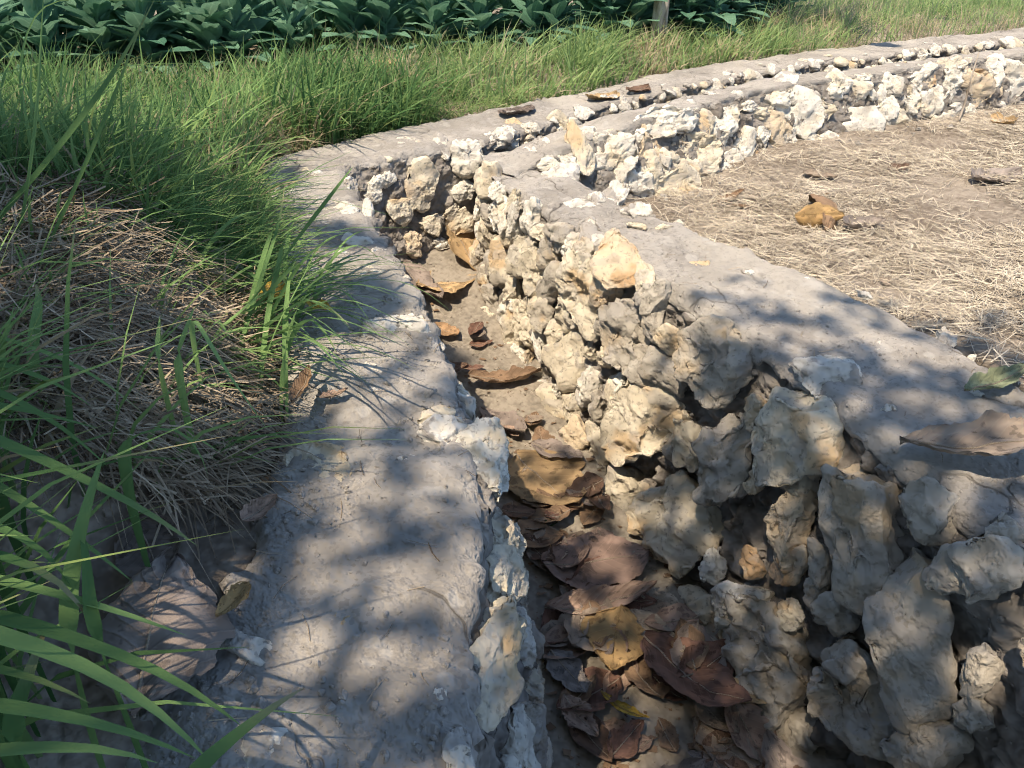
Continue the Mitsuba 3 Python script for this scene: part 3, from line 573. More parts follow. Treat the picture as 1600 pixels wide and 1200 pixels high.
fill(INNER, Pr, qr, 1.6, 1.98, 12, .010, .026, 11, ok=lambda c: 1.2 < c[1] < 3.1, tones='wwc')
fill(INNER, Pf, qf, 1.1, 1.95, 16, .01, .022, 6, ok=lambda c: c[0] > .3, tones='wwc')

# ------------------------------------------------------------------ crumbs on the mortar and in the channel
def lumps(P, size, rng, sub=1):
    base = ICO[sub].vertices; nb = len(base)
    k = rng.uniform(.7, 1.3, (len(P), nb, 1)) * size[:, None, None] * rng.uniform(.6, 1.2, (len(P), 1, 3))
    V = P[:, None] + base[None] * k
    F = ICO[sub].faces[None] + (np.arange(len(P)) * nb)[:, None, None]
    return V.reshape(-1, 3), F.reshape(-1, 3)
def crumbs_on(G, q, lo, hi, n, rng, ok):
    cols = np.nonzero((q > lo) & (q < hi))[0]
    i, j = rng.integers(0, len(G), n * 3), rng.choice(cols, n * 3)
    p = G[i, j] + rng.normal(0, .004, (n * 3, 3)) * [1, 1, 0]
    w = nfbm(p * 6 + 50, 3)
    p = p[(rng.uniform(.3, .75, len(p)) < w) & ok(p)][:n]
    return p
rng = np.random.default_rng(5)
p1 = crumbs_on(Go, qo, 1.1, 1.9, 6500, rng, lambda p: (p[:, 1] > .4) & (p[:, 1] < 2.0))
p2 = crumbs_on(Gr, qr, 1.05, 1.95, 3500, rng, lambda p: (p[:, 1] > .6) & (p[:, 1] < 2.8))
s1 = .0016 + .0075 * rng.power(.35, len(p1)) ** 1.6; s2 = .001 + .004 * rng.power(.35, len(p2)) ** 1.6
scene['mortar_crumbs'] = place(lumps(np.vstack([p1, p2]), np.concatenate([s1, s2]), rng, 0), 'mat_mortar', smooth=False)
labels['mortar_crumbs'] = {'label': 'fine crumbs and grit of dry mortar strewn over both wall tops', 'category': 'grit', 'kind': 'stuff'}
px_, py_ = rng.uniform(-.6, .7, 9000), rng.uniform(.4, 3.2, 9000)
k = shapely.contains_xy(shapely.Polygon(xy(o_chan)[:13] + xy(r_chan)[::-1]), px_, py_)
px_, py_ = px_[k], py_[k]
scene['channel_grit'] = place(lumps(np.stack([px_, py_, floor_z(px_, py_) + .001], -1), .001 + .006 * rng.power(.35, len(px_)) ** 1.6, rng, 0), 'mat_floor', smooth=False)
labels['channel_grit'] = {'label': 'loose grit and small stones on the channel bed', 'category': 'grit', 'kind': 'stuff'}
N = 2600
x, y = rng.uniform(-.6, .75, N), rng.uniform(.7, 3.2, N); k = shapely.contains_xy(shapely.Polygon(xy(o_base)[:13] + xy(r_base)[::-1]).buffer(.05), x, y) & (rng.random(N) < ss(3.2, 1.4, y) + .1); x, y = x[k], y[k]; N = len(x)
an, hs = rng.uniform(0, 6.28, N), (.003 + .014 * rng.power(.5, N) ** 1.5)
q = an[:, None] + np.array([0, 1.3, 2.9, 4.4])[None] + rng.normal(0, .3, (N, 4))
V = np.stack([x[:, None] + hs[:, None] * np.cos(q), y[:, None] + hs[:, None] * np.sin(q) * .7, floor_z(x, y)[:, None] + .003 + rng.uniform(0, .007, (N, 4))], -1).reshape(-1, 3)
i = np.arange(N)[:, None] * 4
LEAF_CRUMBS = (V, np.vstack([i + [0, 1, 2], i + [0, 2, 3]]))
# mortar clods clinging to the channel face of the right wall between the stones
fc = crumbs_on(Gr, qr, .1, .98, 1500, rng, lambda p: (p[:, 1] > .3) & (p[:, 1] < 3.2))
part(INNER, 'mortar_clods', place(lumps(fc, .002 + .009 * rng.power(.5, len(fc)) ** 2, rng, 1), 'mat_mortar'), kind='stuff')
fc = crumbs_on(Gf, qf, 2.0, 2.95, 1300, rng, lambda p: p[:, 0] > .1)
part(INNER, 'mortar_clods', place(lumps(fc, .003 + .011 * rng.power(.5, len(fc)) ** 2, rng, 1), 'mat_mortar'), kind='stuff')

# ------------------------------------------------------------------ dead leaves
IN_SIDE = shapely.Polygon(inner_line[1:-1] + [(9, 8), (9, -.5), (1.6, -.5)])
LEAF_COL = {'tan': (.40, .28, .15), 'mauve': (.25, .205, .175), 'orange': (.38, .24, .13), 'brown': (.22, .145, .09), 'green': (.22, .36, .03), 'tanbrown': (.31, .215, .115), 'darkgreen': (.05, .085, .03),
    'purple': (.215, .15, .12), 'darkbrown': (.15, .095, .065), 'pinkbrown': (.32, .225, .17), 'golden': (.36, .235, .105), 'beige': (.36, .30, .23), 'bluegrey': (.22, .195, .175), 'darkred': (.175, .098, .07),
    'yellow': (.50, .33, .06), 'greybrown': (.27, .215, .165), 'greygreen': (.24, .26, .15), 'grey': (.27, .23, .20), 'darkmauve': (.15, .12, .1)}
def leaf_mat(key, c):
    c = np.array(c)
    def col(p, n, uv):
        f = fbm(uv.x * 5 + p.x * 9, uv.y * 4 + p.y * 9, p.z * 9)
        side = dr.abs(uv.y - 0.5) * 2
        ph = uv.x * 11 - side * 3.2
        vein = 1 - smoothstep(0.0, 0.10, dr.abs(ph - dr.round(ph)))
        k = mix(tuple(c * 0.72), tuple(np.minimum(c * 1.22, .7)), smoothstep(0.3, 0.7, f))
        k = mix(k, tuple(c * 0.35), smoothstep(0.63, 0.72, fbm(uv.x * 13 + c[0] * 90, uv.y * 9, 3.0)) * 0.65)
        return mix(k, tuple(np.minimum(c * 1.3 + .02, .75)), vein * 0.25)
    def bump(p, n, uv):
        side = dr.abs(uv.y - 0.5) * 2
        ph = uv.x * 11 - side * 3.2
        return (1 - smoothstep(0.0, 0.2, dr.abs(ph - dr.round(ph)))) + 0.5 * fbm(p.x * 160, p.y * 160, p.z * 160)
    bsdf(key, col, 0.75, bump, 0.0016, 0.25, 8e-4)
for k, c in LEAF_COL.items(): leaf_mat('mat_leaf_' + k, c)

scene['leaf_crumbs'] = place(LEAF_CRUMBS, 'mat_leaf_brown', smooth=False, uv=np.tile([.3, .4], (len(LEAF_CRUMBS[0]), 1)))
labels['leaf_crumbs'] = {'label': 'crumbled brown leaf bits strewn over the channel bed', 'category': 'leaf litter', 'kind': 'stuff'}
def leaf_mesh(length, ratio, curl, bend, seed, nu=34, nv=23, ragged=1.0):
    """a broad leaf along +x, up +z: (verts, faces, uv, midrib points)"""
    rng = np.random.default_rng(seed)
    u, v = np.meshgrid(np.linspace(0, 1, nu), np.linspace(-1, 1, nv), indexing='ij')
    hw = .5 * ratio * length * np.sin(np.pi * np.clip(u, 0, 1) ** .85) ** .72 * (1 + .10 * np.sin(u * 7 + seed))
    edge = 1 - ragged * .30 * np.clip(nfbm(np.stack([u * 9, np.sign(v) * 3 + seed, 0 * u], -1), 3) - .42, 0, 1) * 2 * np.abs(v)
    x = length * (u - .5); y = v * hw * edge
    ang = curl * 2.4 * v; yy = np.where(np.abs(curl) > 1e-3, np.sin(ang) / (curl * 2.4 + 1e-9) * hw * edge, y)
    z = (1 - np.cos(ang)) / (curl * 2.4 + 1e-9) * hw * edge
    z = z + length * bend * (2 * u - 1) ** 2 * np.sign(curl + 1e-6) + length * (.10 * (nfbm(np.stack([u * 3, v * 1.6, 0 * u + seed], -1), 3) - .5) + .06 * np.abs(v) * (nfbm(np.stack([u * 9, v * 2, 0 * u + seed + 7], -1), 2) - .5))
    z = z + .006 * length * np.cos(2 * np.pi * (u * 11 - np.abs(v) * 3.2)) * np.abs(v)
    yy = yy + length * .05 * np.sin(u * 3 + seed) * u
    V = np.stack([x, yy, z], -1)
    F = grid_faces(nu, nv)
    F = np.vstack([F])
    hole = nfbm(np.stack([u * 7, v * 5, 0 * u + seed * 3.1], -1), 2).ravel()
    rim = (np.abs(v) ** 4 * .16).ravel()
    F = F[(hole[F].mean(1) + rim[F].mean(1)) < (.80 if ragged > .5 else 2)]
    uv = np.stack([u, v * .5 + .5], -1).reshape(-1, 2)
    return V.reshape(-1, 3), F, uv, V[:, nv // 2]
def tube(P, r0, r1, k=6):
    P = np.asarray(P, float); t = np.gradient(P, axis=0); t /= np.linalg.norm(t, axis=1, keepdims=True) + 1e-12
    a = np.cross(t, [0.13, 0.21, .97]); a /= np.linalg.norm(a, axis=1, keepdims=True) + 1e-12; b = np.cross(t, a)
    th = np.arange(k) * 2 * np.pi / k; r = np.linspace(r0, r1, len(P))[:, None, None]
    V = P[:, None] + r * (np.cos(th)[None, :, None] * a[:, None] + np.sin(th)[None, :, None] * b[:, None])
    i = np.arange(len(P) * k).reshape(len(P), k); j = np.roll(i, -1, 1)
    F = np.vstack([np.stack([i[:-1], j[:-1], j[1:]], -1).reshape(-1, 3), np.stack([i[:-1], j[1:], i[1:]], -1).reshape(-1, 3)])
    return V.reshape(-1, 3), F
def to_world(V, base, tip, z, roll=0, pitch=0):
    d = tip - base; h = math.atan2(d[1], d[0])
    V = V @ trimesh.transformations.rotation_matrix(roll, [1, 0, 0])[:3, :3].T
    V = V @ trimesh.transformations.rotation_matrix(-pitch, [0, 1, 0])[:3, :3].T
    c, s = math.cos(h), math.sin(h)
    V = np.stack([V[:, 0] * c - V[:, 1] * s, V[:, 0] * s + V[:, 1] * c, V[:, 2]], -1)
    return V + np.array([*(base + tip) / 2, z])
def dead_leaf(base, tip, z, ratio, colour, curl, bend, lift, label, seed, group=None, roll=None, pitch=None):
    rng = np.random.default_rng(seed)
    ln = np.linalg.norm(tip - base)
    if ln > .33: mid0 = (base + tip) / 2; base, tip = mid0 + (base - mid0) * .33 / ln, mid0 + (tip - mid0) * .33 / ln; ln = .33
    m0 = (base + tip) / 2
    if not shapely.contains_xy(FOOT, *m0): z = float(ground_z(m0[:1], m0[1:])[0]) + .002 + (.05 if m0[0] < 0 else 0); lift *= .4
    V, F, uv, mid = leaf_mesh(ln, ratio, curl, bend, seed, *((34, 23) if seed < 700 else (20, 13)))
    roll = rng.normal(0, .12) if roll is None else roll
    pitch = rng.normal(0, .08) if pitch is None else pitch
    if shapely.contains_xy(CHANNEL, *m0): z = float(floor_z(m0[:1], m0[1:])[0]) + .004 + .0012 * (seed % 23)
    lo = -V[:, 2].min() * .6
    V = to_world(V, base, tip, z + lo + lift * .4, roll, pitch)
    mid = to_world(np.vstack([mid[:1] - [ln * .14, 0, -.004], mid]), base, tip, z + lo + lift * .4 + .0006, roll, pitch)
    t = thing('dead_leaf', label, 'leaf', group)
    part(t, 'blade', place((V, F), 'mat_leaf_' + colour, uv=uv))
    part(t, 'midrib', place(tube(mid[1:-2], .0021 * (ln / .2) ** .5, .0007, 5), 'mat_leaf_beige' if colour not in ('golden', 'yellow', 'green') else 'mat_leaf_golden', uv=None))
CHANNEL = shapely.Polygon(xy(o_base)[:10] + [(-.3, 3.2), (-.17, 3.3)] + xy(r_chan)[:11][::-1])
for i, row in enumerate(LEAVES.strip().splitlines()):
    a, lab = row.split('|'); a = a.split(); f = list(map(float, a[:6]))
    cu, be, li = map(float, a[7:])
    roll = pitch = None
    if 'far wall' in lab: f = [q * 1.045 for q in f[:4]] + [.016, f[5]]; li, cu = .0, cu * .5
    if 'propped' in lab: roll, pitch = .5, .6
    if 'standing' in lab: roll = 1.05 if 'golden brown' in lab else -.85; li += .13
    dead_leaf(np.array(f[:2]), np.array(f[2:4]), f[4], f[5], a[6], cu, be, li, lab, 300 + i, None, roll, pitch)
rng = np.random.default_rng(77)
n = 0
while n < 84:      # small scraps between the large leaves of the channel
    x, y = rng.uniform(-.4, .7), rng.uniform(.9, 2.9)
    if not shapely.contains_xy(shapely.Polygon(xy(o_base)[1:10] + xy(r_base)[::-1]).buffer(-.05), x, y): continue
    if y > 1.9 and rng.random() < .45: continue
    an, ln = rng.uniform(0, 6.28), rng.uniform(.08, .21) if y < 1.8 else rng.uniform(.08, .14)
    c = np.array([x, y]); dd = np.array([math.cos(an), math.sin(an)]) * ln / 2
    dead_leaf(c - dd, c + dd, floor_z(x, y) + rng.uniform(.004, .03), rng.uniform(.5, .8), ['darkred', 'pinkbrown', 'mauve', 'darkbrown', 'brown', 'greybrown'][rng.integers(6)], rng.uniform(.1, .4), .1, .01,
              'dry brown leaf filling in among the larger dead leaves of the channel litter', 700 + n, 'leaf litter between the larger leaves in the channel')
    n += 1

rng = np.random.default_rng(79)
n = 0
while n < 16:
    x, y = rng.uniform(.8, 3.6), rng.uniform(1.8, 4.6)
    if not shapely.contains_xy(IN_SIDE, x, y) or IN_TREE.query([x, y])[0] < .1: continue
    an, ln = rng.uniform(0, 6.28), rng.uniform(.04, .10)
    c = np.array([x, y]); dd = np.array([math.cos(an), math.sin(an)]) * ln / 2
    dead_leaf(c - dd, c + dd, 0, rng.uniform(.4, .7), ['greybrown', 'darkbrown', 'grey', 'brown', 'darkmauve'][rng.integers(5)], rng.uniform(.2, .5), .1, .02,
              'small dull leaf scrap scattered on the cut straw right of the wall', 800 + n, 'leaf scraps on the straw')
    n += 1
# ------------------------------------------------------------------ grass and straw
def grass_col(dark, light, dry):
    def col(p, n, uv):
        big = fbm(p.x * 1.6, p.y * 1.6, p.z * .5)
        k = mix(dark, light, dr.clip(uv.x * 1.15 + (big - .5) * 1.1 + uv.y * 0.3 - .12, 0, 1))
        k = mix(k, (0.26, 0.28, 0.08), smoothstep(0.66, 0.75, uv.x) * 0.5)
        k = mix(k, dry, smoothstep(0.755, 0.765, uv.x))
        k = mix(k, dry, smoothstep(0.80, 0.97, uv.y) * smoothstep(.5, .8, noise(uv.x * 37, 0.0, 0.0)) * 0.8)
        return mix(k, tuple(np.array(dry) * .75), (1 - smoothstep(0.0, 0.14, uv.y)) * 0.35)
    return col
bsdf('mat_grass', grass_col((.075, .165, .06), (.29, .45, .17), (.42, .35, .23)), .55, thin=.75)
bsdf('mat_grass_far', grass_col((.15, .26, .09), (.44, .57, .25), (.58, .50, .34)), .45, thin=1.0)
bsdf('mat_straw', lambda p, n, uv: mix((.27, .225, .17), (.68, .61, .485), dr.clip(uv.x + (fbm(p.x * 6, p.y * 6, p.z * 6) - .5) * .8, 0, 1)), .8, spec=.2)
bsdf('mat_straw_grey', lambda p, n, uv: mix((.15, .11, .075), (.52, .43, .31), dr.clip(uv.x + (fbm(p.x * 6, p.y * 6, p.z * 6) - .5) * .8, 0, 1)), .8, spec=.2)

def blades(root, h, az, lean, w, tone, segs=5, droop=.5, twist=None):
    """arching tapered blades. All arguments per blade. Returns verts, faces, uv."""
    N = len(root); t = np.linspace(0, 1, segs + 1)[None, :]
    h, az, lean, w = (np.broadcast_to(np.asarray(q, float), (N,))[:, None] for q in (h, az, lean, w))
    droop = np.broadcast_to(np.asarray(droop, float), (N,))[:, None]
    out = h * lean * (t ** 1.7); up = h * (t * (1 - .25 * lean) - droop * lean * t ** 2.6)
    dirx, diry = np.cos(az), np.sin(az)
    P = root[:, None] + np.stack([out * dirx, out * diry, up], -1)
    tw = az + np.pi / 2 + (0 if twist is None else np.asarray(twist)[:, None])
    ww = w * .5 * np.minimum(1, (1 - t ** 2.2) * 1.05 + .0) * (.55 + .45 * np.minimum(1, t * 3))
    S = np.stack([np.cos(tw) + 0 * t, np.sin(tw) + 0 * t, .25 + 0 * t + 0 * tw], -1) * ww[..., None]
    V = np.stack([P - S, P + S], 2)                       # N, segs+1, 2, 3
    i = (np.arange(N) * (segs + 1) * 2)[:, None] + np.arange(segs)[None] * 2
    F = np.stack([np.stack([i, i + 1, i + 3], -1), np.stack([i, i + 3, i + 2], -1)], 2).reshape(-1, 3)
    uv = np.stack([np.broadcast_to(np.asarray(tone, float)[:, None, None], (N, segs + 1, 2)), np.broadcast_to(t[..., None], (N, segs + 1, 2))], -1)
    return V.reshape(-1, 3), F, uv.reshape(-1, 2)
def join(parts):
    vs, fs, us, at = [], [], [], 0
    for v, f, u in parts:
        vs.append(v); fs.append(f + at); us.append(u); at += len(v)
    return np.vstack(vs), np.vstack(fs), np.vstack(us)
def stuff(key, meshes, mat, label, cat):
    v, f, u = join(meshes)
    scene[key] = place((v, f), mat, uv=u, smooth=True)
    labels[key] = {'label': label, 'category': cat, 'kind': 'stuff'}
def on_left(x, y, margin=.03):
    return shapely.contains_xy(LEFT_SIDE, x, y) & (OUT_TREE.query(np.stack([x, y], -1))[0] > margin)
field_edge = lambda x: 4.72 + .27 * (x + 3)          # where the crop begins, left of x = 1.9
def tufts(rng, n_tuft, per, xr, yr, ok, hr, wr, dry, spread=.05, lean=(.2, .95), dirbias=None):
    x, y = rng.uniform(*xr, n_tuft), rng.uniform(*yr, n_tuft)
    k = ok(x, y); x, y = x[k], y[k]
    taz = rng.uniform(0, 6.28, len(x)); th = rng.uniform(*hr, len(x)) * (.5 + .95 * nfbm(np.stack([x * 2.6, y * 2.6, 0 * x], -1), 2))
    td = ss(.3, .7, nfbm(np.stack([x * 2.1 + 7, y * 2.1, 0 * x], -1), 2)) * 1.1
    th = th * (1 - .0 * ss(-.7, 0, y - field_edge(x)) * (x < 1.9) * (y > 2.5))
    x, y, taz, th, td = (np.repeat(q, per) for q in (x, y, taz, th, td))
    N = len(x)
    x = x + rng.normal(0, spread, N); y = y + rng.normal(0, spread, N)
    k = on_left(x, y, .01); x, y, taz, th, td = (q[k] for q in (x, y, taz, th, td)); N = len(x)
    az = taz + rng.normal(0, .65, N)
    if dirbias is not None: az = np.where(rng.random(N) < dirbias[1], dirbias[0] + rng.normal(0, .6, N), az)
    tone = np.where(rng.random(N) < dry * 2.2 * td, rng.uniform(.77, 1, N), rng.uniform(0, .75, N))
    h = th * rng.uniform(.5, 1.15, N) * np.where(tone > .76, .8, 1)
    return blades(np.stack([x, y, ground_z(x, y) - .01], -1), h, az, rng.uniform(*lean, N), rng.uniform(*wr, N), tone, 4, rng.uniform(.12, .5, N), rng.normal(0, .6, N))
rng = np.random.default_rng(21)
wall_far = lambda x, y: on_left(x, y, .04) & (x > -1.1 + 0 * y) | on_left(x, y, .04) & (y > 3.0)
A = tufts(rng, 3300, 15, (-4.2, 2.6), (2.9, 7.2), lambda x, y: wall_far(x, y) & ((y < field_edge(x) + .25) | (x > 1.7)), (.15, .36), (.006, .0125), .26, dirbias=(-.6, .35))
Bq = tufts(rng, 8500, 9, (1.4, 9.5), (5.2, 14), lambda x, y: on_left(x, y, .03) & (x > 1.6 + .45 * (y - 6.2)), (.16, .30), (.004, .008), .22, spread=.07)
C = tufts(rng, 1500, 10, (-1.1, .6), (3.0, 4.6), lambda x, y: on_left(x, y, .02) & (OUT_TREE.query(np.stack([x, y], -1))[0] < .35), (.10, .2), (.003, .006), .35, lean=(.5, 1.3))
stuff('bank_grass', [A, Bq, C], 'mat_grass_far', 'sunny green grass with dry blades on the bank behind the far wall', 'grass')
mound = lambda x, y: ((x + .84) / .5) ** 2 + ((y - 1.50) / .46) ** 2 < 1
L1 = tufts(rng, 3300, 10, (-4.0, -.5), (1.7, 4.4), lambda x, y: on_left(x, y, .03) & ~mound(x, y), (.22, .44), (.007, .014), .15, dirbias=(-.5, .35))
L2 = tufts(rng, 2300, 8, (-2.6, -.6), (.2, 2.4), lambda x, y: on_left(x, y, .14) & ~mound(x, y) & (x < -.64 - .14 * (y > .95)) & ((x + .57) ** 2 + (y - .84) ** 2 > .05), (.22, .5), (.007, .015), .08, dirbias=(.1, .3))
L3 = tufts(rng, 260, 10, (-1.0, -.55), (1.85, 2.75), lambda x, y: on_left(x, y, .02), (.22, .42), (.005, .010), .1, spread=.03, dirbias=(.2, .75), lean=(.5, 1.3))
L4 = tufts(rng, 170, 5, (-1.4, -.5), (1.0, 2.0), lambda x, y: on_left(x, y, .08) & mound(x, y), (.12, .34), (.005, .010), .35, spread=.02, dirbias=(-.4, .6), lean=(.4, 1.2))
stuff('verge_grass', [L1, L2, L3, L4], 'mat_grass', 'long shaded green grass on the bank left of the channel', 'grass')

def straws(rng, x, y, z, ln, w, az, tone, sag=.1, lift=.02, tilt=.16):
    N = len(x); t = np.linspace(-.5, .5, 3)[None]
    bend = rng.normal(0, .22, N)[:, None]
    px_ = x[:, None] + ln[:, None] * (t * np.cos(az)[:, None] - bend * t ** 2 * np.sin(az)[:, None])
    py_ = y[:, None] + ln[:, None] * (t * np.sin(az)[:, None] + bend * t ** 2 * np.cos(az)[:, None])
    pz_ = z[:, None] + ln[:, None] * t * rng.normal(0, tilt, N)[:, None] + rng.uniform(0, lift, N)[:, None]
    P = np.stack([px_, py_, pz_], -1)
    ro = rng.uniform(-.9, .9, N)
    S = np.stack([-np.sin(az) * np.cos(ro), np.cos(az) * np.cos(ro), np.sin(ro)], -1)[:, None] * (w * .5)[:, None, None]
    V = np.stack([P - S, P + S], 2)
    i = (np.arange(N) * 6)[:, None] + np.arange(2)[None] * 2
    F = np.stack([np.stack([i, i + 1, i + 3], -1), np.stack([i, i + 3, i + 2], -1)], 2).reshape(-1, 3)
    uv = np.stack([np.broadcast_to(tone[:, None, None], (N, 3, 2)), np.broadcast_to(t[..., None] + .5, (N, 3, 2))], -1)
    return V.reshape(-1, 3), F, uv.reshape(-1, 2)
def straw_on(rng, n, xr, yr, lr, wr, lift, thresh=.37, soft=.10):
    x, y = rng.uniform(*xr, n), rng.uniform(*yr, n)
    d = IN_TREE.query(np.stack([x, y], -1))[0]
    far_strip = ss(.0, .45, d - np.where(y > 2.75, .05, -.6))
    k = shapely.contains_xy(IN_SIDE, x, y) & (d > .03) & (nfbm(np.stack([x * 2.6, y * 2.6, 0 * x + 3], -1), 3) + rng.normal(0, soft, n) > thresh) & (rng.random(n) < .12 + .88 * far_strip)
    x, y = x[k], y[k]; N = len(x)
    az = 1.2 * nfbm(np.stack([x * 2, y * 2, 0 * x + 8], -1), 2) * 6.28 + rng.normal(0, 1.0, N)
    return straws(rng, x, y, ground_z(x, y) + .003 + .05 * np.clip(nfbm(np.stack([x * 7, y * 7, 0 * x + 31], -1), 3) - .5, 0, 1), rng.uniform(*lr, N) * rng.uniform(.5, 1, N), rng.uniform(*wr, N), az, rng.uniform(0, 1, N), lift=lift)
S1 = straw_on(rng, 84000, (.5, 4.2), (1.2, 5.6), (.04, .15), (.0012, .0028), .018)
S2 = straw_on(rng, 9000, (.5, 2.6), (1.2, 3.4), (.04, .12), (.0012, .003), .018)
N = 5200
x, y = rng.uniform(.6, 4.2, N), rng.uniform(1.2, 5.4, N); k = shapely.contains_xy(IN_SIDE, x, y) & (IN_TREE.query(np.stack([x, y], -1))[0] > .1)
x, y = x[k], y[k]; N = len(x)
stub = blades(np.stack([x, y, ground_z(x, y)], -1), rng.uniform(.02, .07, N), rng.uniform(0, 6.28, N), rng.uniform(.1, .5, N), rng.uniform(.0015, .003, N), rng.uniform(0, .9, N), 3)
stuff('cut_straw', [S1, S2, stub], 'mat_straw', 'thick layer of pale cut straw and short stubble on the ground right of the wall', 'straw')
# dirt clods at the foot of the far leg
N = 2600
x, y = rng.uniform(.5, 4.2, N), rng.uniform(2.6, 5.8, N); d = IN_TREE.query(np.stack([x, y], -1))[0]
k = shapely.contains_xy(IN_SIDE, x, y) & (d < .32) & (y > 2.8); x, y = x[k], y[k]
scene['dirt_clods'] = place(lumps(np.stack([x, y, ground_z(x, y)], -1), .003 + .016 * rng.power(.4, len(x)) ** 2, rng, 1), 'mat_mortar')
labels['dirt_clods'] = {'label': 'grey clods of dirt and spilled mortar at the foot of the far wall beside the straw', 'category': 'dirt', 'kind': 'stuff'}
# dry cut straw over the mound on the left
N = 9500
an, rr = rng.uniform(0, 6.28, N), np.sqrt(rng.uniform(0, 1, N))
x, y = -.84 + .54 * rr * np.cos(an), 1.52 + .52 * rr * np.sin(an)
k = on_left(x, y, .03) & (rng.random(N) < np.where(x > -.62, .5, 1)); x, y = x[k], y[k]; N = len(x)
az = np.where(rng.random(N) < .6, -.5 + rng.normal(0, .5, N), rng.uniform(0, 6.28, N))
D1 = straws(rng, x, y, ground_z(x, y) + .004, rng.uniform(.05, .28, N), rng.uniform(.0015, .0045, N), az, rng.uniform(0, 1, N), lift=.085, tilt=.3)
N = 3200
x, y = rng.uniform(-1.3, -.52, N), rng.uniform(1.0, 2.0, N); k = mound(x, y) & on_left(x, y, .04); x, y = x[k], y[k]; N = len(x)
D2 = blades(np.stack([x, y, ground_z(x, y)], -1), rng.uniform(.06, .24, N), rng.normal(-.55, .55, N), rng.uniform(.8, 1.5, N), rng.uniform(.002, .006, N), rng.uniform(0, 1, N), 5, rng.uniform(.6, 1.1, N))
stuff('dry_grass', [D1, D2], 'mat_straw_grey', 'heap of dry grey brown cut grass on the mound left of the wall', 'dry grass')
# small straw bits and twigs on walls and channel
N = 420
x, y = rng.uniform(-.6, 1.2, N), rng.uniform(.5, 3.2, N)
TOPS = cKDTree(np.vstack([Go[::2, (qo > 1.05) & (qo < 1.95)].reshape(-1, 3), Gr[::2, (qr > 1.05) & (qr < 1.95)].reshape(-1, 3)])[:, :2])
TOPZ = np.vstack([Go[::2, (qo > 1.05) & (qo < 1.95)].reshape(-1, 3), Gr[::2, (qr > 1.05) & (qr < 1.95)].reshape(-1, 3)])[:, 2]
d, i = TOPS.query(np.stack([x, y], -1)); k = d < .01
bits = straws(rng, x[k], y[k], TOPZ[i[k]] + .002, rng.uniform(.01, .06, k.sum()), rng.uniform(.0008, .002, k.sum()), rng.uniform(0, 6.28, k.sum()), rng.uniform(0, .6, k.sum()), lift=.004, tilt=.05)
stuff('straw_bits', [bits], 'mat_straw_grey', 'tiny straw bits and rootlets scattered over the mortar tops', 'straw')

# ------------------------------------------------------------------ single blades and stems near the viewer
def ribbon(pts, w, tone, segs=16):
    pts = np.array(pts); L = np.concatenate([[0], np.cumsum(np.linalg.norm(np.diff(pts, axis=0), axis=1))])
    t = np.linspace(0, 1, segs + 1)
    P = PchipInterpolator(L / L[-1], pts, axis=0)(t)
    P = gaussian_filter1d(P, 1.0, axis=0, mode='nearest')
    tan = np.gradient(P, axis=0); tan /= np.linalg.norm(tan, axis=1, keepdims=True)
    side = np.cross(tan, [0.15, 0.35, .92]); side /= np.linalg.norm(side, axis=1, keepdims=True)
    up = np.cross(side, tan)
    ww = (w * .5 * np.minimum(1, 1.25 * (1 - t ** 3)) * (.5 + .5 * np.minimum(1, t * 4)))[:, None]
    V = np.stack([P - side * ww + up * ww * .3, P, P + side * ww + up * ww * .3], 1)
    F = grid_faces(segs + 1, 3)
    uv = np.stack([np.full((segs + 1, 3), tone), np.broadcast_to(.2 + .8 * t[:, None], (segs + 1, 3))], -1)
    return place((V.reshape(-1, 3), F), 'mat_grass', uv=uv.reshape(-1, 2), smooth=True)
holders = {'near': ('grass_clump', 'clump of broad dark green grass blades close to the viewer in the lower left corner', 'grass'),
           'tuft': ('grass_clump', 'bright green grass tuft leaning over the left wall from the end of the dry mound', 'grass'),
           'stem': ('tall_grass', 'thin upright green stem crossing the upper left corner', 'grass'),
           'bladeA': ('tall_grass', 'broad blurred green blade slanting down from the top edge at the upper left', 'grass'),
           'bladeB': ('tall_grass', 'thinner green blade just right of the broad slanting one at the upper left', 'grass'),
           'hstem': ('tall_grass', None, 'grass')}
hl = iter(['lowest and longest of the three level pale green stems in front of the far bank', 'middle one of the three level pale green stems in front of the far bank', 'topmost of the three level pale green stems, along the top edge'])
made = {}
for row in BLADES.strip().splitlines():
    a = row.split(); g = a[0]; v = np.array(list(map(float, a[1:])))
    pts = v[:9].reshape(3, 3)
    name, lab, cat = holders[g]
    if g == 'hstem': t = thing(name, next(hl), cat)
    else:
        t = made.get(g) or thing(name, lab, cat); made[g] = t
    p0 = pts[0] + (pts[0] - pts[1]) * (.5 if g == 'near' else 1.1) * np.array([1, 1, 0])
    if g.startswith('blade') or g == 'stem':
        pts = pts[::-1]; dn = pts[0] - pts[1]; p0 = pts[0] + dn / max(-dn[2], .05) * max(pts[0][2] - .24, .02)
    gz0 = float(ground_z(np.array([p0[0]]), np.array([p0[1]]))[0])
    root = np.array([p0[0], p0[1], min(gz0, pts[0][2] - .05)])
    part(t, 'blade' if g in ('near', 'tuft') else 'leaf', ribbon(np.vstack([root, pts]), v[9] * (1.5 if g == 'near' else 1.0), v[10]))

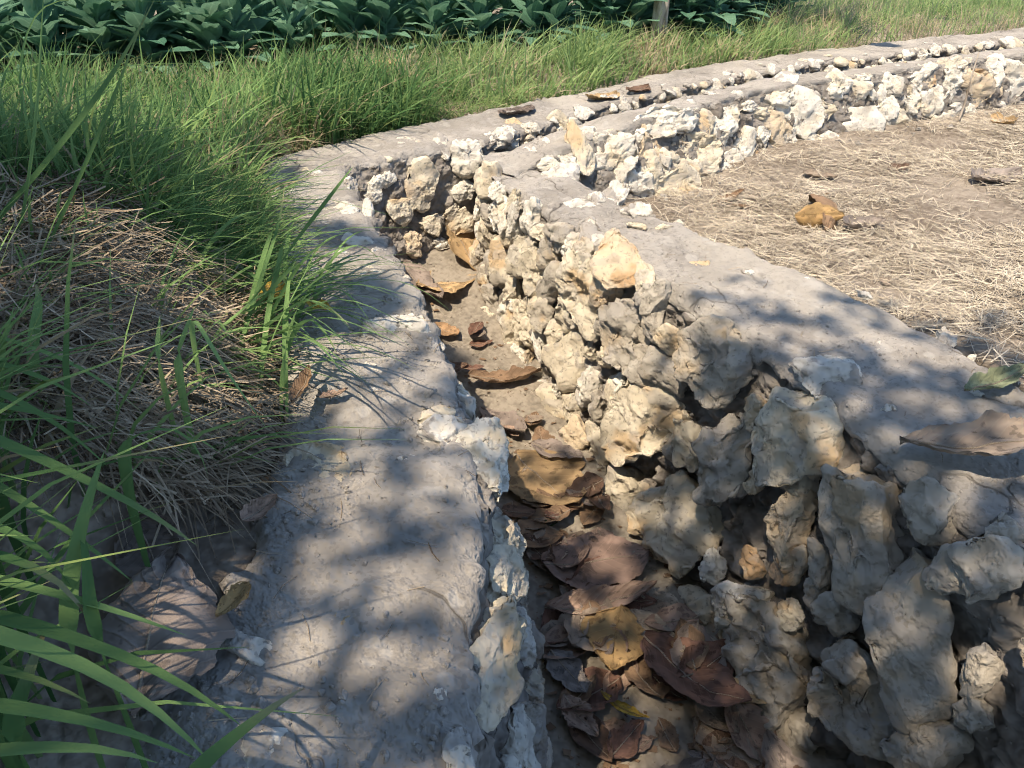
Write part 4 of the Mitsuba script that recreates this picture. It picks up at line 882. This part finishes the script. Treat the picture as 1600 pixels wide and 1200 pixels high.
rng = np.random.default_rng(61)
for i in range(78):      # the rest of the tuft leaning over the wall
    r0 = np.array([-.64 + rng.normal(0, .06), 1.86 + rng.normal(0, .16), 0]); r0[2] = float(ground_z(r0[:1], r0[1:2])[0])
    az, ln, rise = rng.normal(.1, .8), rng.uniform(.16, .46), rng.uniform(.04, .17)
    dx = np.array([math.cos(az), math.sin(az), 0]) * ln
    part(made['tuft'], 'blade', ribbon(np.stack([r0, r0 + dx * .22 + [0, 0, rise * .75], r0 + dx * .6 + [0, 0, rise], r0 + dx + [0, 0, rise * rng.uniform(.3, .95)]]), rng.uniform(.006, .014), rng.uniform(.2, .7), 10))

# ------------------------------------------------------------------ stick, crop plants, slim tree behind
t = thing('stick', 'thin grey stick stuck upright in the dirt against the far stone wall', 'stick')
bsdf('mat_bark', lambda p, n, uv: mix((.22, .18, .14), (.46, .40, .33), smoothstep(.3, .7, fbm(p.x * 30, p.y * 30, p.z * 9))), .95, lambda p, n, uv: fbm(p.x * 60, p.y * 60, p.z * 20), .012, .1)
part(t, 'shaft', place(tube(np.array([[2.54, 4.60, -.2], [2.56, 4.62, -.05], [2.575, 4.66, .08], [2.60, 4.70, .19]]), .007, .004), 'mat_bark'))

bsdf('mat_crop', lambda p, n, uv: mix((.07, .18, .12), (.25, .42, .285), dr.clip(fbm(p.x * 5, p.y * 5, p.z * 5) * 1.2 - .1 + (1 - smoothstep(0, .07, dr.abs(uv.y - .5))) * .35, 0, 1)), .45,
     thin=.8)
def crop_variant(seed):
    rng = np.random.default_rng(seed); out = []
    n = 26
    for i in range(n):
        f = i / n; ln = (.21 - .07 * f) * rng.uniform(.85, 1.15)
        V, F, uv, mid = leaf_mesh(ln, rng.uniform(.4, .52), .12, .0, seed * 40 + i, 10, 7, 0)
        x = V[:, 0] + ln / 2
        el = .55 + .75 * f + rng.normal(0, .2)
        V = np.stack([x, V[:, 1], V[:, 2] - .55 * x ** 2 / ln * (1 - .5 * f)], -1)
        c, s = math.cos(el), math.sin(el); V = np.stack([V[:, 0] * c - V[:, 2] * s, V[:, 1], V[:, 0] * s + V[:, 2] * c], -1)
        az = i * 2.4 + rng.normal(0, .25); c, s = math.cos(az), math.sin(az)
        V = np.stack([V[:, 0] * c - V[:, 1] * s, V[:, 0] * s + V[:, 1] * c, V[:, 2] + .04 + .30 * f], -1)
        out.append(place((V, F), 'mat_crop', uv=uv, smooth=True))
    return out, place(tube(np.array([[0, 0, -.03], [0, .005, .2], [.005, 0, .42]]), .012, .007), 'mat_crop', uv=np.tile([.3, .3], (18, 1)))
CROPS = [crop_variant(s) for s in (1, 2, 3, 4, 5)]
rng = np.random.default_rng(31)
for r in range(8):
    for c in range(25):
        x = -4.4 + c * .28 + rng.normal(0, .05) + (r % 2) * .2; y = field_edge(x) + .2 + r * .27 + rng.normal(0, .04)
        if x > 1.75 + r * .16 or x < -4.0 - r * .3: continue
        leaves, stem = CROPS[rng.integers(5)]
        m = T().translate([x, y, float(ground_z(np.array([x]), np.array([y]))[0])]).rotate([0, 0, 1], float(rng.uniform(0, 360))).scale(float(rng.uniform(1.15, 1.65)))
        k = thing('crop_plant', *(('broad-leaved blue green crop plant in the front row right behind the grass bank', 'plant', 'crop plants of the front row') if r == 0 else ('broad-leaved dark green crop plant in the crowded rows farther back in the field', 'plant', 'crop plants of the rear rows')))
        for l in leaves if r < 5 else leaves[10:]: part(k, 'leaf', {**l, 'to_world': m})
        part(k, 'stem', {**stem, 'to_world': m})

def branchy(t, root, top, r0, r1, limbs, rng, name='trunk'):
    P = np.linspace(root, top, 14) + np.cumsum(rng.normal(0, .012, (14, 3)), 0) * [1, 1, 0]
    P[0] = root
    part(t, name, place(tube(P, r0, r1, 12), 'mat_bark'))
    return P
def crown_leaves(rng, centres, ln, n_seg=4):
    """broad drooping leaves, each a bent five-strip blade; centres (N,3)"""
    N = len(centres); u = np.linspace(0, 1, n_seg + 1)
    hw = np.sin(np.pi * np.clip(u * .94 + .03, 0, 1)) ** .7 * .31
    X = (u - .5)[None, :, None] * np.ones((1, 1, 3)); Y = np.stack([-hw, 0 * hw, hw], -1)[None]
    Z = -.35 * u[None, :, None] ** 2 + np.abs(Y) * .3
    V = np.stack([X + 0 * Y, Y + 0 * X, Z + 0 * X], -1)[0].reshape(-1, 3)
    f = grid_faces(n_seg + 1, 3)
    q = rng.uniform(0, 6.28, N); tl = rng.normal(0, .35, N); ro = rng.normal(0, .4, N)
    c, s = np.cos(q), np.sin(q)
    out = []
    V = V[None] * ln[:, None, None]
    y2 = V[..., 1] * np.cos(ro)[:, None] - V[..., 2] * np.sin(ro)[:, None]; z2 = V[..., 1] * np.sin(ro)[:, None] + V[..., 2] * np.cos(ro)[:, None]
    x3 = V[..., 0] * np.cos(tl)[:, None] + z2 * np.sin(tl)[:, None]; z3 = -V[..., 0] * np.sin(tl)[:, None] + z2 * np.cos(tl)[:, None]
    W = np.stack([x3 * c[:, None] - y2 * s[:, None], x3 * s[:, None] + y2 * c[:, None], z3], -1) + centres[:, None]
    F = f[None] + (np.arange(N) * V.shape[1])[:, None, None]
    return W.reshape(-1, 3), F.reshape(-1, 3)
bsdf('mat_tree_leaf', lambda p, n, uv: mix((.05, .10, .025), (.10, .17, .04), fbm(p.x * 4, p.y * 4, p.z * 4)), .5, thin=.5)
rng = np.random.default_rng(41)
t = thing('tree', 'slim grey brown tree trunk at the top edge between grass and crop field', 'tree')
P = branchy(t, np.array([1.01, 5.86, -.02]), np.array([1.06, 5.95, 3.2]), .055, .035, 3, rng)
cc = P[-1] + rng.normal(0, 1, (260, 3)) * [.45, .45, .4] + [0, 0, .3]
part(t, 'crown', place(crown_leaves(rng, cc, rng.uniform(.18, .3, 260)), 'mat_tree_leaf', smooth=True))

# ------------------------------------------------------------------ the broad-leaved tree behind the viewer whose crown shades the near ground
SHADE = '''
'''
sx = SUN[:2] / SUN[2]
rng = np.random.default_rng(52)
gx = rng.uniform(-4.2, 1.9, 44000); gy = rng.uniform(-2.0, 3.3, 44000)
def spots(x, y):      # gaps in the crown
    return sum(np.exp(-(((x - a) / (.6 * r)) ** 2 + ((y - b) / (.6 * r)) ** 2)) for a, b, r in ((-.50, .87, .08), (-.30, 1.14, .08), (-.26, .93, .05), (-.14, .93, .05), (-.12, .74, .07), (-.38, .72, .06), (.0, .62, .05), (-.3, 1.42, .1), (.33, 1.55, .05), (.25, 1.2, .05)))
def cover(x, y):
    left = ss(-.45, -.75, x) * ss(2.9, 2.2, y + .35 * (x + 1)) * 1.3
    left = np.maximum(left, ss(-.28, -.52, x) * ss(1.15, .85, y) * 1.25)
    mnd = np.exp(-(((x + .75) / .34) ** 2 + ((y - 1.6) / .40) ** 2)) * .8
    mid = ss(1.95, 1.45, y) * (ss(-.75, -.45, x)) * ss(.75, .5, x) * (.88 + .15 * ss(1.15, .8, y))
    right = np.maximum(ss(.4, .6, x) * ss(2.2, 1.8, y + .12 * (x - .6)) * ss(1.9, 1.4, x) * .9, ss(.05, .22, x) * ss(1.85, 1.5, y) * ss(.95, .8, x) * 1.6)
    return np.clip(np.maximum.reduce([left, mid, right]) - mnd - spots(x, y), 0, 1.6)
cl = nfbm(np.stack([gx * 13, gy * 13, 0 * gx + 3], -1), 3)
cv = cover(gx, gy)
keep = rng.random(len(gx)) < np.minimum(cv, 1) * np.clip(.1 + .9 * np.clip((cl - .40) * 5, 0, 1) + 1.1 * np.maximum(cv - .95, 0), 0, 1) * .72
gx, gy = gx[keep], gy[keep]
hh = rng.uniform(4.0, 5.2, len(gx))
CL = np.stack([gx + sx[0] * hh, gy + sx[1] * hh, hh], -1)
BK = np.stack([rng.uniform(-5, 2.6, 2600), rng.uniform(-6.5, -2.7, 2600), rng.uniform(2.6, 6.6, 2600)], -1)
B2 = np.stack([rng.uniform(-6.5, -2.2, 1300), rng.uniform(-2.7, .1, 1300), rng.uniform(2.4, 6.2, 1300)], -1)
BK = np.vstack([BK, B2])
BK = BK[(nfbm(BK * .9, 2) > .42)]
t = thing('shade_tree', 'broad-leaved tree behind the viewer whose crown throws dappled shade over the near walls', 'tree')
TR = np.array([-3.1, -2.9])
tz = float(ground_z(np.array([TR[0]]), np.array([TR[1]]))[0])
P = branchy(t, np.array([*TR, tz - .05]), np.array([-2.6, -2.9, 5.3]), .14, .07, 5, rng)
lm = CL[rng.choice(len(CL), 16, replace=False)]
for q in lm:
    s0 = P[rng.integers(7, 13)]
    m1 = (s0 + q) / 2 + [0, 0, .25]
    part(t, 'limb', place(tube(PchipInterpolator([0, .5, 1], np.stack([s0, m1, q + [0, 0, .06]]), axis=0)(np.linspace(0, 1, 9)), .035, .006), 'mat_bark'))
part(t, 'crown', place(crown_leaves(rng, np.vstack([CL, BK]), np.concatenate([rng.uniform(.06, .11, len(CL)), rng.uniform(.25, .42, len(BK))]), 2), 'mat_tree_leaf', smooth=True))
